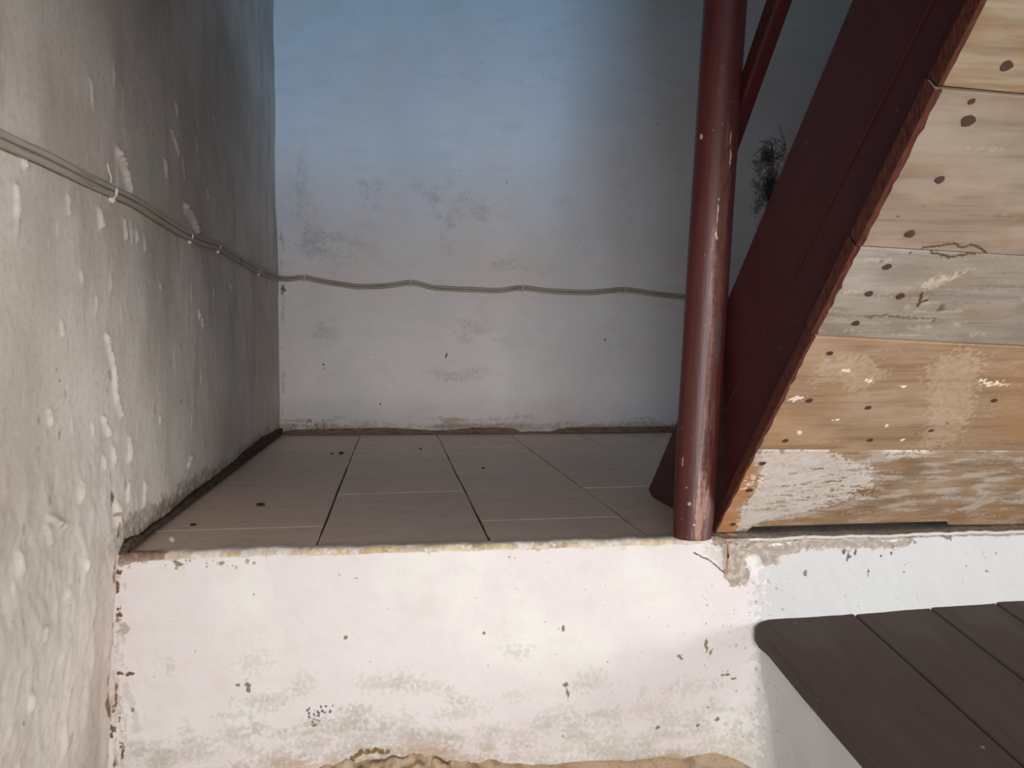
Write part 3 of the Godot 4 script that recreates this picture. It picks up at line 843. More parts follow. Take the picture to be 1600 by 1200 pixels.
func build_back_wall():
	var x0 := -0.34
	var x1 := 1.24
	var y0 := -0.01
	var y1 := 1.25
	var nu := 320
	var nv := 256
	var big := fnoise(311, 2.2, 3)
	var mid := fnoise(312, 9.0, 3)
	var fine := fnoise(313, 50.0, 2)
	var v := PackedVector3Array()
	var uv := PackedVector2Array()
	v.resize(nu * nv)
	uv.resize(nu * nv)
	for j in nv:
		for i in nu:
			var x := x0 + (x1 - x0) * i / (nu - 1)
			var y := y0 + (y1 - y0) * j / (nv - 1)
			var a := big.get_noise_2d(x, y) * 0.004 + mid.get_noise_2d(x, y) * 0.001 + fine.get_noise_2d(x, y) * 0.0003
			# rounded, crumbling corner with the left wall
			var c := clampf((x + 0.285) / 0.02, -1.0, 1.0)
			if c < 0.0:
				a += 0.004 * c * c
			v[j * nu + i] = Vector3(x, y, back_z(x) + a)
			uv[j * nu + i] = Vector2((x + 0.36) / 1.6, 1.0 - (y + 0.02) / 1.28)
	var m := skin(v, uv, nu, nv, Vector3.BACK)
	var st := new_st()
	var a0 := Vector3(-0.45, 0, back_z(-0.45) - 0.012)
	var a1 := Vector3(1.5, 0, back_z(1.5) - 0.012)
	var back := Vector3(0.0832, 0, -0.9965) * 0.14
	var t := Transform3D(Basis((a1 - a0).normalized(), Vector3.UP, -back.normalized()), a0)
	slab(st, PackedVector2Array([Vector2(0, -1.45), Vector2(1.957, -1.45), Vector2(1.957, 3.0), Vector2(0, 3.0)]), t, 0.14, 0.001, Rect2(0, 0, 1, 1))
	st.commit(m)
	var o := obj("wall_back", m, null)
	m.surface_set_material(0, M.back)
	m.surface_set_material(1, M.plaster)
	structure(o)

func build_front_wall():
	# profile from the ledge over the rounded lip down to the step: [behind the face, height]
	var prof := []
	for k in 9:
		prof.append([0.016 - 0.008 * k / 8.0, 0.0015])
	for k in range(1, 8):
		var th := PI / 2 * k / 8.0
		prof.append([0.008 - 0.008 * sin(th), 0.0015 - 0.008 * (1.0 - cos(th))])
	for k in 112:
		prof.append([0.0, -0.0065 - 0.2785 * k / 111.0])
	var nv := prof.size()
	var nu := 600
	var x0 := -0.325
	var x1 := 1.30
	var big := fnoise(321, 3.2, 2)
	var mid := fnoise(322, 14.0, 3)
	var fine := fnoise(323, 60.0, 2)
	var swell := func(x: float, y: float) -> float:
		return big.get_noise_2d(x, y * 1.5) * 0.003 + mid.get_noise_2d(x, y) * 0.0011 + fine.get_noise_2d(x, y) * 0.0003 + big.get_noise_2d(x * 1.7, 40.0) * 0.004 * exp(y / 0.02)
	var v := PackedVector3Array()
	var uv := PackedVector2Array()
	v.resize(nu * nv)
	uv.resize(nu * nv)
	for j in nv:
		for i in nu:
			var x := x0 + (x1 - x0) * i / (nu - 1)
			var dep: float = prof[j][0]
			var y: float = prof[j][1]
			var a: float = swell.call(x, y)
			var dy := (mid.get_noise_2d(x * 1.4, 77.0) * 0.0016 + fine.get_noise_2d(x, 30.0) * 0.0006) * clampf(1.0 + y / 0.02, 0.0, 1.0)
			if x > 0.385 and dep > 0.001:
				dep += clampf((x - 0.385) / 0.01, 0.0, 1.0) * (dep - 0.008) * 9.0   # the ledge runs on under the stair
				dy -= 0.001
			v[j * nu + i] = Vector3(x, y + dy, front_z(x) + a - maxf(dep, 0.0))
			var ty: float = y if prof[j][0] <= 0.0 else 0.002 + minf(dep, 0.078)
			uv[j * nu + i] = Vector2((x + 0.32) / 1.2, 1.0 - (ty + 0.29) / 0.37)
	var m := skin(v, uv, nu, nv, Vector3.BACK)
	var st := new_st()
	var t := Transform3D(Basis(Vector3(0.9995, 0, 0.0323), Vector3.UP, Vector3(-0.0323, 0, 0.9995)), Vector3(-0.33, 0, front_z(-0.33) - 0.02))
	slab(st, PackedVector2Array([Vector2(0, -1.3), Vector2(1.69, -1.3), Vector2(1.69, -0.006), Vector2(0, -0.006)]), t, 0.12, 0.001, Rect2(0, 0, 1, 1))
	st.commit(m)
	var o := obj("wall_front", m, null)
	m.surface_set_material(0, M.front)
	m.surface_set_material(1, M.plaster)
	structure(o)

	# the low side wall under the dark boards, run out of the front wall in a soft hollow corner
	nu = 84
	nv = 70
	v.resize(nu * nv)
	uv.resize(nu * nv)
	for j in nv:
		for i in nu:
			# hollow corner: wide low down, closing to nothing under the boards
			var r := 0.004 + 0.055 * smoothstep(0.0, 0.75, 1.0 - j / float(nv - 1))
			var x := 0.0
			var z := 0.0
			var run := 0.0
			var keep := 1.0
			if i < 24:
				var th := PI / 2 * i / 23.0
				x = 0.432 - r * (1.0 - sin(th))
				z = r * (1.0 - cos(th))
				run = r * th
				keep = 1.0 - i / 23.0
			else:
				x = 0.432 + 0.006 * (i - 23) / 60.0
				z = r + 0.55 * (i - 23) / 60.0
				run = r * PI / 2 + z - r
				keep = 0.0
			var top := -0.1195 - 0.215 * z
			var y := lerpf(-0.32, top, j / float(nv - 1))
			var a: float = mid.get_noise_2d(z + 20.0, y) * 0.0012 + big.get_noise_2d(z + 11.0, y) * 0.002
			v[j * nu + i] = Vector3(x - a * (1.0 - keep), y, front_z(x) + z + swell.call(x, y) * keep + 0.0006 * (1.0 - keep) - 0.0004)
			uv[j * nu + i] = Vector2((0.432 - r + run + 0.32) / 1.2, 1.0 - (y + 0.29) / 0.37)
	m = skin(v, uv, nu, nv, Vector3.LEFT)
	st = new_st()
	var poly := PackedVector2Array([Vector2(-0.90, -1.3), Vector2(-0.90, -0.125), Vector2(-0.31, -0.252), Vector2(-0.31, -1.3)])
	slab(st, poly, Transform3D(Basis(Vector3.BACK, Vector3.UP, Vector3.LEFT), Vector3(0.445, 0, 0)), 0.10, 0.001, Rect2(0, 0, 1, 1))
	st.commit(m)
	o = obj("wall_side", m, null)
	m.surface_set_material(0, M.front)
	m.surface_set_material(1, M.plaster)
	structure(o)

func build_shell():
	var st := new_st()
	for r in [[-1.45, -2.3, -0.25, 1.5], [0.42, -2.3, 3.0, 1.5], [-0.25, -2.3, 0.42, -0.62], [-0.25, 1.15, 0.42, 1.5]]:
		box(st, Vector3(1.36, r[0], r[1]), Vector3(1.5, r[2], r[3]))
	structure(obj("wall_right", st.commit(), M.plaster))
	# wall behind the camera with the doorway and, upstairs, the window
	st = new_st()
	var zz := [1.36, 1.5]
	for r in [[-1.3, -1.45, -0.92, 3.0], [0.52, -1.45, 1.36, 3.0], [-0.92, 0.46, 0.52, 1.65], [-0.92, 2.65, 0.52, 3.0], [-0.92, -1.45, 0.52, -0.32], [-0.92, 1.65, -0.2, 2.65], [0.42, 1.65, 0.52, 2.65]]:
		box(st, Vector3(r[0], r[1], zz[0]), Vector3(r[2], r[3], zz[1]))
	structure(obj("wall_rear", st.commit(), M.plaster))
	# unseen lower room behind the camera, widened leftward to let more yard light in
	st = new_st()
	box(st, Vector3(-1.3, -1.45, 0.10), Vector3(-0.47, 3.0, 0.25))
	box(st, Vector3(-1.45, -1.45, 0.10), Vector3(-1.3, 3.0, 1.5))
	structure(obj("wall_lobby", st.commit(), M.plaster))
	# unseen beam, added to cut the yard light off the upper parts
	st = new_st()
	box(st, Vector3(-0.33, 0.37, 0.22), Vector3(1.36, 0.93, 0.36))
	structure(obj("wall_shade_beam", st.commit(), M.plaster))
	st = new_st()
	box(st, Vector3(-1.4, 2.95, -2.3), Vector3(1.36, 3.1, 1.4))
	structure(obj("ceiling", st.commit(), M.plaster))
	# floor of the storey above, over the camera, left open above the landing and the flight
	st = new_st()
	box(st, Vector3(-0.33, 0.92, -1.20), Vector3(0.37, 1.02, 1.37))
	box(st, Vector3(-1.31, 0.92, 0.25), Vector3(-0.33, 1.02, 1.37))
	structure(obj("ceiling_landing", st.commit(), M.plaster))
	st = new_st()
	box(st, Vector3(0.37, 0.97, 0.14), Vector3(1.36, 1.02, 1.37))
	structure(obj("ceiling_hall", st.commit(), M.plaster))
	st = new_st()
	box(st, Vector3(-1.3, -1.45, -0.90), Vector3(1.36, -1.3, 1.4))
	structure(obj("floor_room", st.commit(), M.cement))
	# panel out of view, added to shade the right side of the back wall
	st = new_st()
	slab(st, PackedVector2Array([Vector2(-0.70, 0.78), Vector2(-0.05, 1.30), Vector2(1.36, 1.30), Vector2(1.36, 2.95), Vector2(-0.70, 2.95)]), Transform3D(Basis(Vector3.BACK, Vector3.UP, Vector3.LEFT), Vector3(0.415, 0, 0)), 0.04, 0.001, Rect2(0, 0, 1, 1))
	structure(obj("wall_shade_panel", st.commit(), M.plaster))

# ---------------------------------------------------------------- landing floor
func build_landing_floor():
	var root := Node3D.new()
	root.name = numbered("floor")
	add_child(root)
	structure(root)
	var st := new_st()
	var t := Transform3D(Basis(Vector3.RIGHT, Vector3.FORWARD, Vector3.UP), Vector3(0, -0.0022, 0))
	slab(st, PackedVector2Array([Vector2(-0.32, 0.9335), Vector2(0.385, 0.911), Vector2(1.34, 0.99), Vector2(1.34, 2.05), Vector2(-0.32, 2.16)]), t, 0.25, 0.0005, Rect2(0, 0, 1, 1))
	obj("grout_bed", st.commit(), M.grout, root)
	var cols := [-0.306, -0.090, 0.110, 0.301, 0.482, 0.682, 0.882, 1.082, 1.282]
	var rng := RandomNumberGenerator.new()
	rng.seed = 77
	for c in cols.size() - 1:
		var xa: float = cols[c] + 0.0014
		var xb: float = cols[c + 1] - 0.0014
		if c == 0:
			xa = cols[0]
		var rows := [1.262, 1.662, 2.062] if c % 2 == 1 else [1.036, 1.436, 1.836]
		var ys := [0.5 if xa < 0.37 else 0.975]
		for r in rows:
			ys.append(r)
		ys.append(2.16 - 0.06 * clampf((xb + 0.3), 0.0, 1.4))
		for k in ys.size() - 1:
			if ys[k + 1] - ys[k] < 0.02:
				continue
			var lo: float = ys[k] + 0.0005
			var hi: float = ys[k + 1] - 0.0005
			st = new_st()
			var q := Transform3D(Basis(Vector3.RIGHT, Vector3.FORWARD, Vector3.UP), Vector3(0, rng.randf_range(-0.0004, 0.0004), 0))
			var w := func() -> float: return rng.randf_range(-0.0008, 0.0008)
			var pts := PackedVector2Array()
			var la := lo
			var lb := lo
			if k == 0 and xa < 0.37:
				# the first row is cut to the line of the wall below
				la = -front_z(xa) + 0.0125
				lb = -front_z(xb) + 0.0125
				lo = la
			for s in 5:
				pts.append(Vector2(xa + w.call(), la + (hi - la) * s / 5.0))
			for s in 5:
				pts.append(Vector2(xa + (xb - xa) * s / 5.0, hi))
			for s in 5:
				pts.append(Vector2(xb + w.call(), hi - (hi - lb) * s / 5.0))
			pts.append(Vector2(xb, lb))
			slab(st, pts, q, 0.008, 0.0003, Rect2(xa - rng.randf_range(0, 0.01), lo, 0.215, 0.4))
			obj("tile", st.commit(), M.tiles[rng.randi() % 3], root)

func build_skirtings():
	# a ragged strip of bare cement left along the foot of the back wall
	var dark := Tex.new(512, 64, c8(132, 114, 98), 0, 1, 0, 1, 211)
	dark.layer(dark.noise(20, 4, 212, 2.0, 1.0), c8(96, 80, 68), 0.45, 0.8, 0.8)
	dark.layer(dark.noise(10, 3, 213, 2.0, 1.0), c8(132, 116, 98), 0.62, 0.9, 0.5)
	var mat := dark.material(0.95, 0.0, 0.2)
	var shaded_cement := Tex.new(512, 64, c8(86, 73, 64), 0, 1, 0, 1, 215)  # darker than the back strip, with shade in the colour
	shaded_cement.layer(shaded_cement.noise(20, 4, 216, 2.0, 1.0), c8(64, 53, 46), 0.45, 0.8, 0.8)
	shaded_cement.layer(shaded_cement.noise(10, 3, 217, 2.0, 1.0), c8(116, 100, 86), 0.65, 0.9, 0.5)
	var tops := [[-0.30, 0.008], [-0.26, 0.013], [-0.20, 0.0155], [-0.14, 0.016], [-0.078, 0.016], [-0.04, 0.018], [0.0, 0.0165], [0.05, 0.0125], [0.106, 0.0085], [0.16, 0.012], [0.208, 0.0165], [0.26, 0.0165], [0.30, 0.0155], [0.322, 0.012], [0.335, 0.0045], [0.37, 0.0055], [0.413, 0.0045], [0.43, 0.009], [0.465, 0.0145], [0.568, 0.0155], [0.66, 0.0165], [0.75, 0.0165], [0.95, 0.016], [1.2, 0.017]]
	var rng := RandomNumberGenerator.new()
	rng.seed = 5
	var poly := PackedVector2Array()
	for k in tops.size() - 1:
		for s in 5:
			var q := s / 5.0
			poly.append(Vector2(lerpf(tops[k][0], tops[k + 1][0], q) + 0.30, lerpf(tops[k][1], tops[k + 1][1], q) + rng.randf_range(-0.0009, 0.0009)))
	poly.append(Vector2(1.5, 0.0))
	poly.append(Vector2(0.0, 0.0))
	var st := new_st()
	var n := Vector3(-0.0832, 0, 0.9965)
	slab(st, poly, Transform3D(Basis(Vector3(0.9965, 0, 0.0832), Vector3.UP, n), Vector3(-0.30, 0.0005, back_z(-0.30)) + n * 0.007), 0.012, 0.0015, Rect2(0, 0, 0.5, 0.02))
	structure(obj("baseboard_back", st.commit(), mat))
	# cement smeared up the foot of the left wall, its shade put into the colour
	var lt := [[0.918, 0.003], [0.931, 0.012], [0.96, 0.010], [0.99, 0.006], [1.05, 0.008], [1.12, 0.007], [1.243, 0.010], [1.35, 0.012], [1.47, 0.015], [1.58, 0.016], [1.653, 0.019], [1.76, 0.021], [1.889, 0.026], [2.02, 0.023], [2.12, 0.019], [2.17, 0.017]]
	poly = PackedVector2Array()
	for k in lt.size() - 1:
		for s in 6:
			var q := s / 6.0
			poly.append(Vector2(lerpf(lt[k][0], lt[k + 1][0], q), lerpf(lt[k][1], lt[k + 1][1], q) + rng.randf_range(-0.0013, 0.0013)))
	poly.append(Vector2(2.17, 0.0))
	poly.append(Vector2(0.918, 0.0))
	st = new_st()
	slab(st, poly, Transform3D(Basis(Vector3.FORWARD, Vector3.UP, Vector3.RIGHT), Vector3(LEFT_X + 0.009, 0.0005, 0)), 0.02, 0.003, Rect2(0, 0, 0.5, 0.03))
	structure(obj("baseboard_left", st.commit(), shaded_cement.material(0.95, 0.0, 0.2)))

func build_step():
	var tx := Tex.new(700, 300, c8(196, 172, 144), -0.31, 0.43, 0.0, 0.32, 221)
	tx.layer(tx.noise(60, 4, 222), c8(206, 192, 170), 0.45, 0.8, 0.7)
	tx.layer(tx.noise(30, 4, 223), c8(158, 130, 98), 0.55, 0.85, 0.7)
	tx.layer(tx.noise(6, 3, 224), c8(120, 96, 72), 0.65, 0.95, 0.5)
	var nu := 150
	var nv := 70
	var rough := fnoise(331, 14.0, 4)
	var v := PackedVector3Array()
	var uv := PackedVector2Array()
	v.resize(nu * nv)
	uv.resize(nu * nv)
	for j in nv:
		for i in nu:
			var x := -0.312 + 0.744 * i / (nu - 1)
			var f := j / float(nv - 1)
			var z := front_z(x) - 0.006 + 0.32 * f
			var y := -0.272 + rough.get_noise_2d(x, z) * 0.004
			y += 0.010 * exp(-pow(f * 0.32 / 0.02, 2.0))
			y += 0.022 * exp(-pow((x - 0.0) / 0.11, 2.0) - pow((f * 0.32 - 0.02) / 0.045, 2.0)) * (1.0 + 0.6 * rough.get_noise_2d(x * 3.0, z * 3.0))
			if f > 0.94:
				y -= 0.012 * pow((f - 0.94) / 0.06, 2.0)
			v[j * nu + i] = Vector3(x, y, z)
			uv[j * nu + i] = Vector2((x + 0.31) / 0.74, f)
	var m := skin(v, uv, nu, nv, Vector3.UP)
	var st := new_st()
	box(st, Vector3(-0.315, -1.30, -0.88), Vector3(0.432, -0.286, -0.60))
	st.commit(m)
	m.surface_set_material(0, tx.material(0.92, 0.0, 0.2))
	m.surface_set_material(1, M.cement)
	structure(obj("floor_step", m, null), "worn tan concrete step at the foot of the white landing wall", "step")

# ---------------------------------------------------------------- staircase
func yz(at_x: float) -> Transform3D:
	return Transform3D(Basis(Vector3.BACK, Vector3.UP, Vector3.LEFT), Vector3(at_x, 0, 0))

func build_staircase():
	var root := thing("wooden_staircase", "wooden staircase seen from below, dark red stringer and post, worn pale boards", "staircase")
	# stringers: outline as [z, y]
	var outline := PackedVector2Array([Vector2(-1.178, 0.006), Vector2(-1.166, 0.001), Vector2(-0.943, 0.001), Vector2(0.10, 1.023), Vector2(0.10, 1.10), Vector2(-0.02, 1.114), Vector2(-1.182, 0.0095)])
	var st := new_st()
	slab(st, outline, yz(SIDE_X), 0.036, 0.002, Rect2(-1.2, 0.0, 1.0, 0.5))
	var stringer := obj("stringer", st.commit(), M.maroon, root)
	stringer.set_meta("label", "dark red painted stringer")
	st = new_st()
	var rp := []
	var rr := []
	for k in 24:
		var z := lerpf(-0.92, -0.10, k / 23.0)
		rp.append(Vector3(SIDE_X - 0.0002, 0.905 * z + 0.963, z))
		rr.append(0.0012)
	tube(st, rp, rr, 6)
	obj("paint_ridge", st.commit(), M.maroon, stringer)
	st = new_st()
	slab(st, outline, yz(1.16), 0.036, 0.002, Rect2(-1.2, 0.0, 1.0, 0.5))
	obj("stringer", st.commit(), M.maroon, root)
	# treads between the stringers
	for k in range(1, 6):
		var y := 0.185 * k
		var za := (y - 1.1329) / 0.9507 + 0.012
		var zb := (y - 0.9061) / 0.9786 - 0.045
		st = new_st()
		box(st, Vector3(SIDE_X + 0.037, y - 0.026, za), Vector3(1.123, y, zb))
		obj("tread", st.commit(), M.dark, root)
	build_railing(root)
	# boards nailed under the stringers
	var basis := Basis(SOFFIT_U, SOFFIT_V, SOFFIT_N)
	var t := Transform3D(basis, SOFFIT_O)
	var e := [[-0.007, 0.0], [0.160, -0.031], [0.3315, -0.064], [0.434, -0.050], [0.5715, -0.040], [0.705, -0.02], [0.85, 0.0], [0.99, 0.0], [1.13, 0.0], [1.27, 0.0], [1.385, 0.0]]
	var nails := [[0.0406, 0.5888, 0.0042], [0.0342, 0.5485, 0.005], [0.0288, 0.5631, 0.0024], [0.0371, 0.4994, 0.0036], [0.0372, 0.4481, 0.0042], [0.0346, 0.4127, 0.0036], [0.0317, 0.3825, 0.0034], [0.0342, 0.3472, 0.0036], [0.062, 0.3799, 0.0036], [0.0243, 0.3091, 0.003], [0.0295, 0.2412, 0.0034], [0.0971, 0.2295, 0.0032], [0.0276, 0.1758, 0.003], [0.1229, 0.1749, 0.0034], [0.2307, 0.239, 0.0032], [0.1859, 0.1903, 0.0026], [0.0154, 0.1351, 0.0038], [0.0169, 0.0834, 0.0038], [0.0185, 0.0113, 0.0032]]
	var rng := RandomNumberGenerator.new()
	rng.seed = 19
	var ragged := fnoise(29, 0.4, 3)
	for k in e.size() - 1:
		var left := rng.randf_range(-0.0025, 0.0005)
		var right := 0.772
		var pts := PackedVector2Array()
		if k == 0:
			for q in [[0.0, -0.0072], [0.042, -0.0072], [0.046, 0.0035], [0.18, 0.0045], [0.30, 0.0045], [0.306, -0.004], [0.40, -0.0072], [0.772, -0.0072]]:
				pts.append(Vector2(left if q[0] == 0.0 else q[0], q[1]))
		else:
			for s in 14:
				var x := lerpf(left, right, s / 13.0)
				pts.append(Vector2(x, e[k][0] + e[k][1] * x + 0.0006 + rng.randf_range(0.0, 0.0008)))
		for s in 14:
			var x := lerpf(right, left, s / 13.0)
			pts.append(Vector2(x, e[k + 1][0] + e[k + 1][1] * x - 0.0005 - rng.randf_range(0.0, 0.0006)))
		st = new_st()
		var mk: Array = M.planks[k] if k < 6 else M.planks[2 + k % 4]
		var rect: Rect2 = mk[1]
		if k >= 6:
			rect = Rect2(0.0, e[k][0] - 0.01, 0.5, rect.size.y)
		var lift := [0.0, 0.0006, 0.0, 0.0012, 0.0004, 0.001, 0.0, 0.0, 0.0, 0.0][k] as float
		slab(st, pts, Transform3D(basis, SOFFIT_O + SOFFIT_N * lift), 0.0125 + lift, 0.0009, rect)
		var plank := obj("plank", st.commit(), mk[0], root)
		# red paint carried over the board's end, ragged on its face
		st = new_st()
		var ta: float = pts[0].y + 0.0004 if k > 0 else -0.0068
		var tb: float = e[k + 1][0] - 0.0008
		var endp := PackedVector2Array()
		for s in 24:
			endp.append(Vector2(0.0022 + 0.0012 * rng.randf() * rng.randf() + 0.0018 * ragged.get_noise_2d(s * 0.9, k * 7.0), lerpf(ta, tb, s / 23.0)))
		endp.append(Vector2(left - 0.001, tb))
		endp.append(Vector2(left - 0.001, ta))
		slab(st, endp, Transform3D(basis, SOFFIT_O + SOFFIT_N * (lift + 0.0005)), 0.014 + lift, 0.0003, Rect2(0.0, ta, 0.05, 0.2))
		obj("painted_end", st.commit(), M.board_end, plank)
		for nl in nails:
			var lo: float = e[k][0] + e[k][1] * nl[0]
			var hi: float = e[k + 1][0] + e[k + 1][1] * nl[0]
			if nl[1] > lo and nl[1] < hi:
				st = new_st()
				var disc := PackedVector2Array()
				for s in 12:
					var r: float = nl[2] * rng.randf_range(0.82, 1.1)
					disc.append(Vector2(nl[0] + cos(TAU * s / 12.0) * r * 1.15, nl[1] + sin(TAU * s / 12.0) * r))
				slab(st, disc, Transform3D(basis, SOFFIT_O + SOFFIT_N * (lift + 0.0005)), 0.004, 0.0003, Rect2(0, 0, 1, 1))
				obj("nail", st.commit(), M.nail, plank)

func build_railing(root: Node3D):
	# post: slightly leaning, worn thinner at the foot
	var foot := Vector3(0.3486, 0, -0.905)
	var pts := []
	var radii := []
	for k in 41:
		var f := k / 40.0
		var y := 0.0015 + 1.25 * f
		pts.append(foot + Vector3(0.0018 + 0.050 * y + 0.006 * y * y, y, 0.0))
		radii.append((0.0246 + 0.0008 * f) * (1.0 - 0.10 * exp(-f * 60.0)))
	var st := new_st()
	lathe(st, pts, radii, 40)
	obj("newel_post", st.commit(), M.post, root).set_meta("label", "round dark red post, chipped along one side")
	# rail: a flat bar rising beside the flight from behind the post; outline [z, y]
	st = new_st()
	var rail := PackedVector2Array([Vector2(-0.985, 0.4155), Vector2(-0.30, 1.0655), Vector2(-0.30, 1.110), Vector2(-0.985, 0.4526)])
	slab(st, rail, yz(0.398), 0.016, 0.003, Rect2(-1.2, 0.3, 1.0, 0.5))
	obj("handrail", st.commit(), M.maroon, root).set_meta("label", "flat dark red rail")

func lathe(st: SurfaceTool, pts: Array, radii: Array, sides: int):
	var n := pts.size()
	for i in n - 1:
		for k in sides:
			var q := []
			for c in [[i, k], [i, k + 1], [i + 1, k + 1], [i + 1, k]]:
				var th: float = TAU * c[1] / sides
				var d := Vector3(cos(th), 0, sin(th))
				q.append([pts[c[0]] + d * radii[c[0]], d, Vector2(c[1] / float(sides), 1.0 - c[0] / float(n - 1))])
			for tr in [[0, 1, 2], [0, 2, 3]]:
				var o: Array = tr
				if (q[tr[1]][0] - q[tr[0]][0]).cross(q[tr[2]][0] - q[tr[0]][0]).dot(q[tr[0]][1]) > 0.0:
					o = [tr[0], tr[2], tr[1]]
				for v in o:
					st.set_normal(q[v][1])
					st.set_uv(q[v][2])
					st.add_vertex(q[v][0])
	for e in [0, n - 1]:
		for k in sides:
			var a := TAU * k / sides
			var b := TAU * (k + 1) / sides
			tri(st, pts[e], pts[e] + Vector3(cos(a), 0, sin(a)) * radii[e], pts[e] + Vector3(cos(b), 0, sin(b)) * radii[e], Vector3.DOWN if e == 0 else Vector3.UP)

func build_platform():
	var root := thing("plank_platform", "dark brown sloping platform of wide boards against the white wall", "platform", Vector3(0.4254, -0.1012, -0.895))
	var n := Vector3(-0.0391, 0.9767, 0.2112).normalized()
	var away := Vector3(-0.0333, 0.21, -0.9771).normalized()
	var side := away.cross(n).normalized()
	away = n.cross(side).normalized()
	var t := Transform3D(Basis(side, away, n), Vector3.ZERO)
	var xs := [0.0, 0.129, 0.228, 0.314, 0.415, 0.52, 0.63, 0.74, 0.85]
	var rng := RandomNumberGenerator.new()
	rng.seed = 41
	for k in xs.size() - 1:
		var a: float = xs[k] + (0.0007 if k > 0 else 0.0)
		var b: float = xs[k + 1] - 0.0007
		var lift := [0.0, -0.0012, -0.0002, 0.0012, 0.0, -0.001, 0.0, 0.0][k] as float
		var back := rng.randf_range(-0.001, 0.002)
		var pts := PackedVector2Array()
		if k == 0:
			pts = PackedVector2Array([Vector2(0.0, -0.58), Vector2(b, -0.58), Vector2(b, 0.004), Vector2(0.02, 0.004), Vector2(0.006, -0.002), Vector2(-0.004, -0.012), Vector2(-0.006, -0.026), Vector2(-0.003, -0.045), Vector2(-0.004, -0.12), Vector2(-0.002, -0.25), Vector2(0.0, -0.4)])
		else:
			pts = PackedVector2Array([Vector2(a, -0.58), Vector2(b, -0.58), Vector2(b, 0.004 + back), Vector2((a + b) * 0.5, 0.006), Vector2(a, 0.004 + back)])
		var st := new_st()
		slab(st, pts, Transform3D(t.basis, n * lift), 0.018 + lift, 0.0014 if k > 0 else 0.003, Rect2(a, -0.6, 0.25, 0.7))
		obj("plank", st.commit(), M.dark, root)

# ---------------------------------------------------------------- cable
func build_cable():
	var root := thing("electric_cable", "grey twin electric cable clipped round the corner of both walls", "cable", Vector3(-0.29, 0.39, -1.2))
	var off := root.position
	var left := [[0.36, 0.384], [0.5, 0.381], [0.6757, 0.385], [0.7433, 0.388], [0.8271, 0.3895], [0.9047, 0.392], [0.9994, 0.394], [1.1028, 0.391], [1.2317, 0.390], [1.33, 0.394], [1.4214, 0.399], [1.52, 0.3985], [1.6162, 0.398], [1.8334, 0.3985], [2.0, 0.404], [2.13, 0.4075]]
	var back := [[-0.27, 0.4085], [-0.2317, 0.4118], [-0.1743, 0.4005], [-0.13, 0.394], [-0.0919, 0.3892], [-0.0256, 0.3912], [0.0411, 0.3999], [0.07, 0.396], [0.1079, 0.3869], [0.2087, 0.3823], [0.2762, 0.3809], [0.3355, 0.3879], [0.4121, 0.3798], [0.5148, 0.3769], [0.6094, 0.3841], [0.6873, 0.3742], [0.7743, 0.3661], [0.95, 0.360], [1.25, 0.362]]
	for s in [-1, 1]:
		var curve := Curve3D.new()
		var way := []
		for p in left:
			way.append(Vector3(LEFT_X + 0.0062 + (0.0004 if s > 0 else 0.0), p[1] + s * 0.0035, -p[0]))
		way.append(Vector3(LEFT_X + 0.009, 0.408 + s * 0.0035, -2.1415))
		for p in back:
			way.append(Vector3(p[0], p[1] + s * 0.0035, back_z(p[0]) + 0.0045))
		for k in way.size():
			var tan_: Vector3 = (way[mini(k + 1, way.size() - 1)] - way[maxi(k - 1, 0)]) / 6.0
			var lim := 1e9
			if k > 0:
				lim = minf(lim, way[k].distance_to(way[k - 1]) * 0.4)
			if k < way.size() - 1:
				lim = minf(lim, way[k].distance_to(way[k + 1]) * 0.4)
			tan_ = tan_.limit_length(lim)
			curve.add_point(way[k] - off, -tan_, tan_)
		curve.bake_interval = 0.012
		var pts := []
		var radii := []
		for p in curve.get_baked_points():
			pts.append(p)
			radii.append(0.0036)
		var st := new_st()
		tube(st, pts, radii, 8)
		obj("wire", st.commit(), M.cable, root)
	# clips: a little strap across both wires with its nail
	var spots := []
	for p in [[0.9047, 0.392], [1.4214, 0.399], [1.8334, 0.3985], [1.23, 0.3905]]:
		spots.append([Vector3(LEFT_X + 0.0098, p[1], -p[0]), Vector3.RIGHT, Vector3.FORWARD])
	for p in [[-0.2317, 0.4115], [0.0411, 0.3995], [0.3355, 0.3875], [0.6094, 0.3838]]:
		spots.append([Vector3(p[0], p[1], back_z(p[0]) + 0.0082), Vector3(-0.0832, 0, 0.9965), Vector3(0.9965, 0, 0.0832)])
	for k in spots.size():
		var at: Vector3 = spots[k][0] - off
		var n: Vector3 = spots[k][1]
		var u: Vector3 = spots[k][2]
		var big := 1.35 if k == 0 else 0.95
		var st := new_st()
		var path := []
		var rad := []
		for a in 9:
			var th := lerpf(-1.45, 1.45, a / 8.0)
			path.append(at + Vector3.UP * sin(th) * 0.0085 - n * (1.0 - cos(th)) * 0.008 + u * 0.0006 * a * big)
			rad.append(0.0014 * big)
		tube(st, path, rad, 6, u)
		lump(st, at - Vector3.UP * 0.0095 - n * 0.004, Vector3(0.003, 0.0026, 0.003) * big, 0.3, 60 + k)
		if k == 0:
			# its tail of strap sticks up
			tube(st, [path[8], path[8] + Vector3.UP * 0.006 + n * 0.002 - u * 0.004, path[8] + Vector3.UP * 0.014 + n * 0.001 - u * 0.008, path[8] + Vector3.UP * 0.02 - u * 0.008], [0.0014, 0.0013, 0.0012, 0.0006], 6, u)
		obj("clip", st.commit(), M.clip, root)

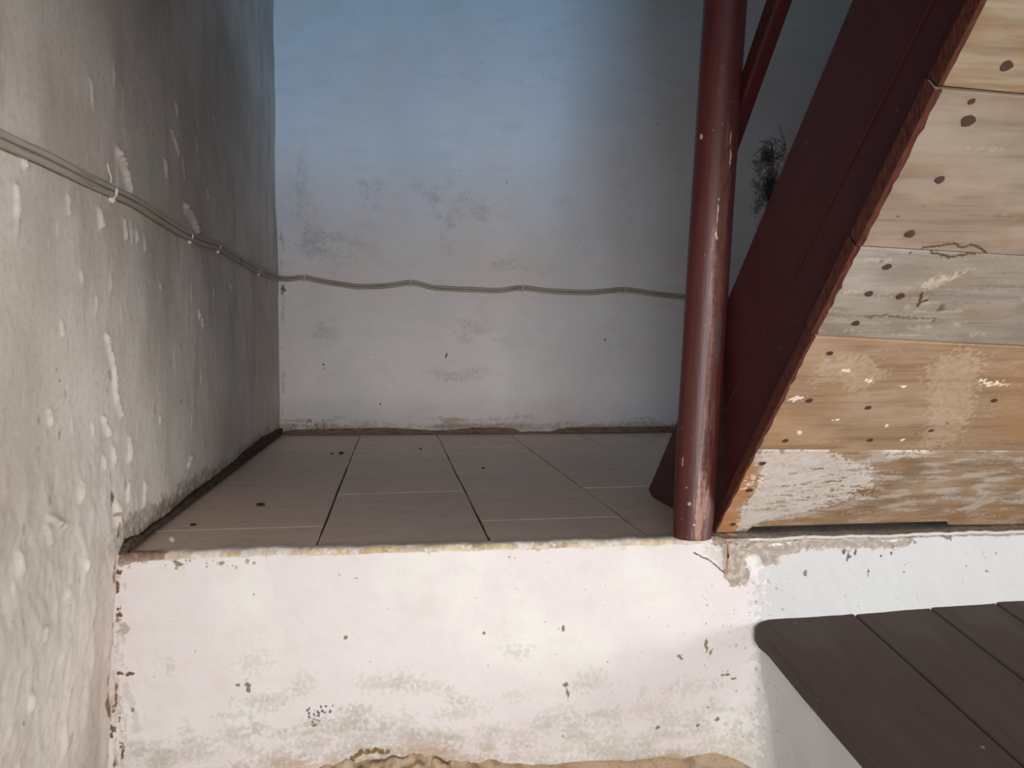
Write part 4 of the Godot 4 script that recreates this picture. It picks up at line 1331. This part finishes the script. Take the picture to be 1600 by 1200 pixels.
# ---------------------------------------------------------------- small things
func build_small_things():
	var cocoon := plain(c8(88, 76, 66), 0.9)
	var st := new_st()
	var z := back_z(0.136) + 0.0045
	tube(st, [Vector3(0.1335, 0.2015, z), Vector3(0.1345, 0.204, z), Vector3(0.1362, 0.209, z + 0.001), Vector3(0.1378, 0.2135, z), Vector3(0.1382, 0.2165, z)], [0.0006, 0.0014, 0.0018, 0.0014, 0.0006], 8)
	tag(obj("moth_cocoon", st.commit(), cocoon), "tiny dark moth cocoon stuck to the back wall below the cable", "cocoon")
	var crumb := plain(c8(44, 32, 26), 0.9)
	var spots := [[-0.1923, -1.1857, 0.0045, "small dark crumb on the tiles, the largest one, near the left wall"], [-0.1149, -1.7543, 0.0046, "small dark crumb on the tiles beside the long joint, near the back wall"], [-0.1345, -1.752, 0.0026, "tiny dark crumb just beside a larger one near the back wall"], [-0.2558, -1.0635, 0.003, "small brown crumb on the tiles in the near left corner"], [0.0571, -1.8074, 0.0026, "tiny dark crumb on the tile near the middle of the back wall"], [0.1651, -1.4971, 0.0026, "tiny dark crumb on the tile below the moth cocoon"]]
	for k in spots.size():
		st = new_st()
		var r: float = spots[k][2]
		lump(st, Vector3(spots[k][0], r * 0.45, spots[k][1]), Vector3(r * 1.3, r * 0.5, r), 0.5, 80 + k)
		tag(obj("crumb", st.commit(), crumb), spots[k][3], "crumb", "crumbs on the landing tiles")
	# a broken plaster crumb at the near left corner of the landing
	st = new_st()
	lump(st, Vector3(-0.258, 0.003, -0.972), Vector3(0.004, 0.0035, 0.004), 0.5, 97)
	tag(obj("plaster_chip", st.commit(), plain(c8(176, 164, 150), 0.9)), "pale plaster chip on the tiles at the left wall", "chip")
	# sliver of wood standing in the crack by the post
	st = new_st()
	var zf := front_z(0.39) + 0.003
	tube(st, [Vector3(0.3885, -0.002, zf - 0.003), Vector3(0.391, -0.007, zf + 0.001), Vector3(0.3905, -0.022, zf + 0.0015), Vector3(0.3895, -0.034, zf + 0.0015), Vector3(0.3905, -0.042, zf)], [0.0012, 0.0014, 0.0011, 0.0012, 0.0006], 6)
	tag(obj("wood_splinter", st.commit(), plain(c8(176, 136, 98), 0.8)), "thin wood splinter hanging by the foot of the red post", "splinter")
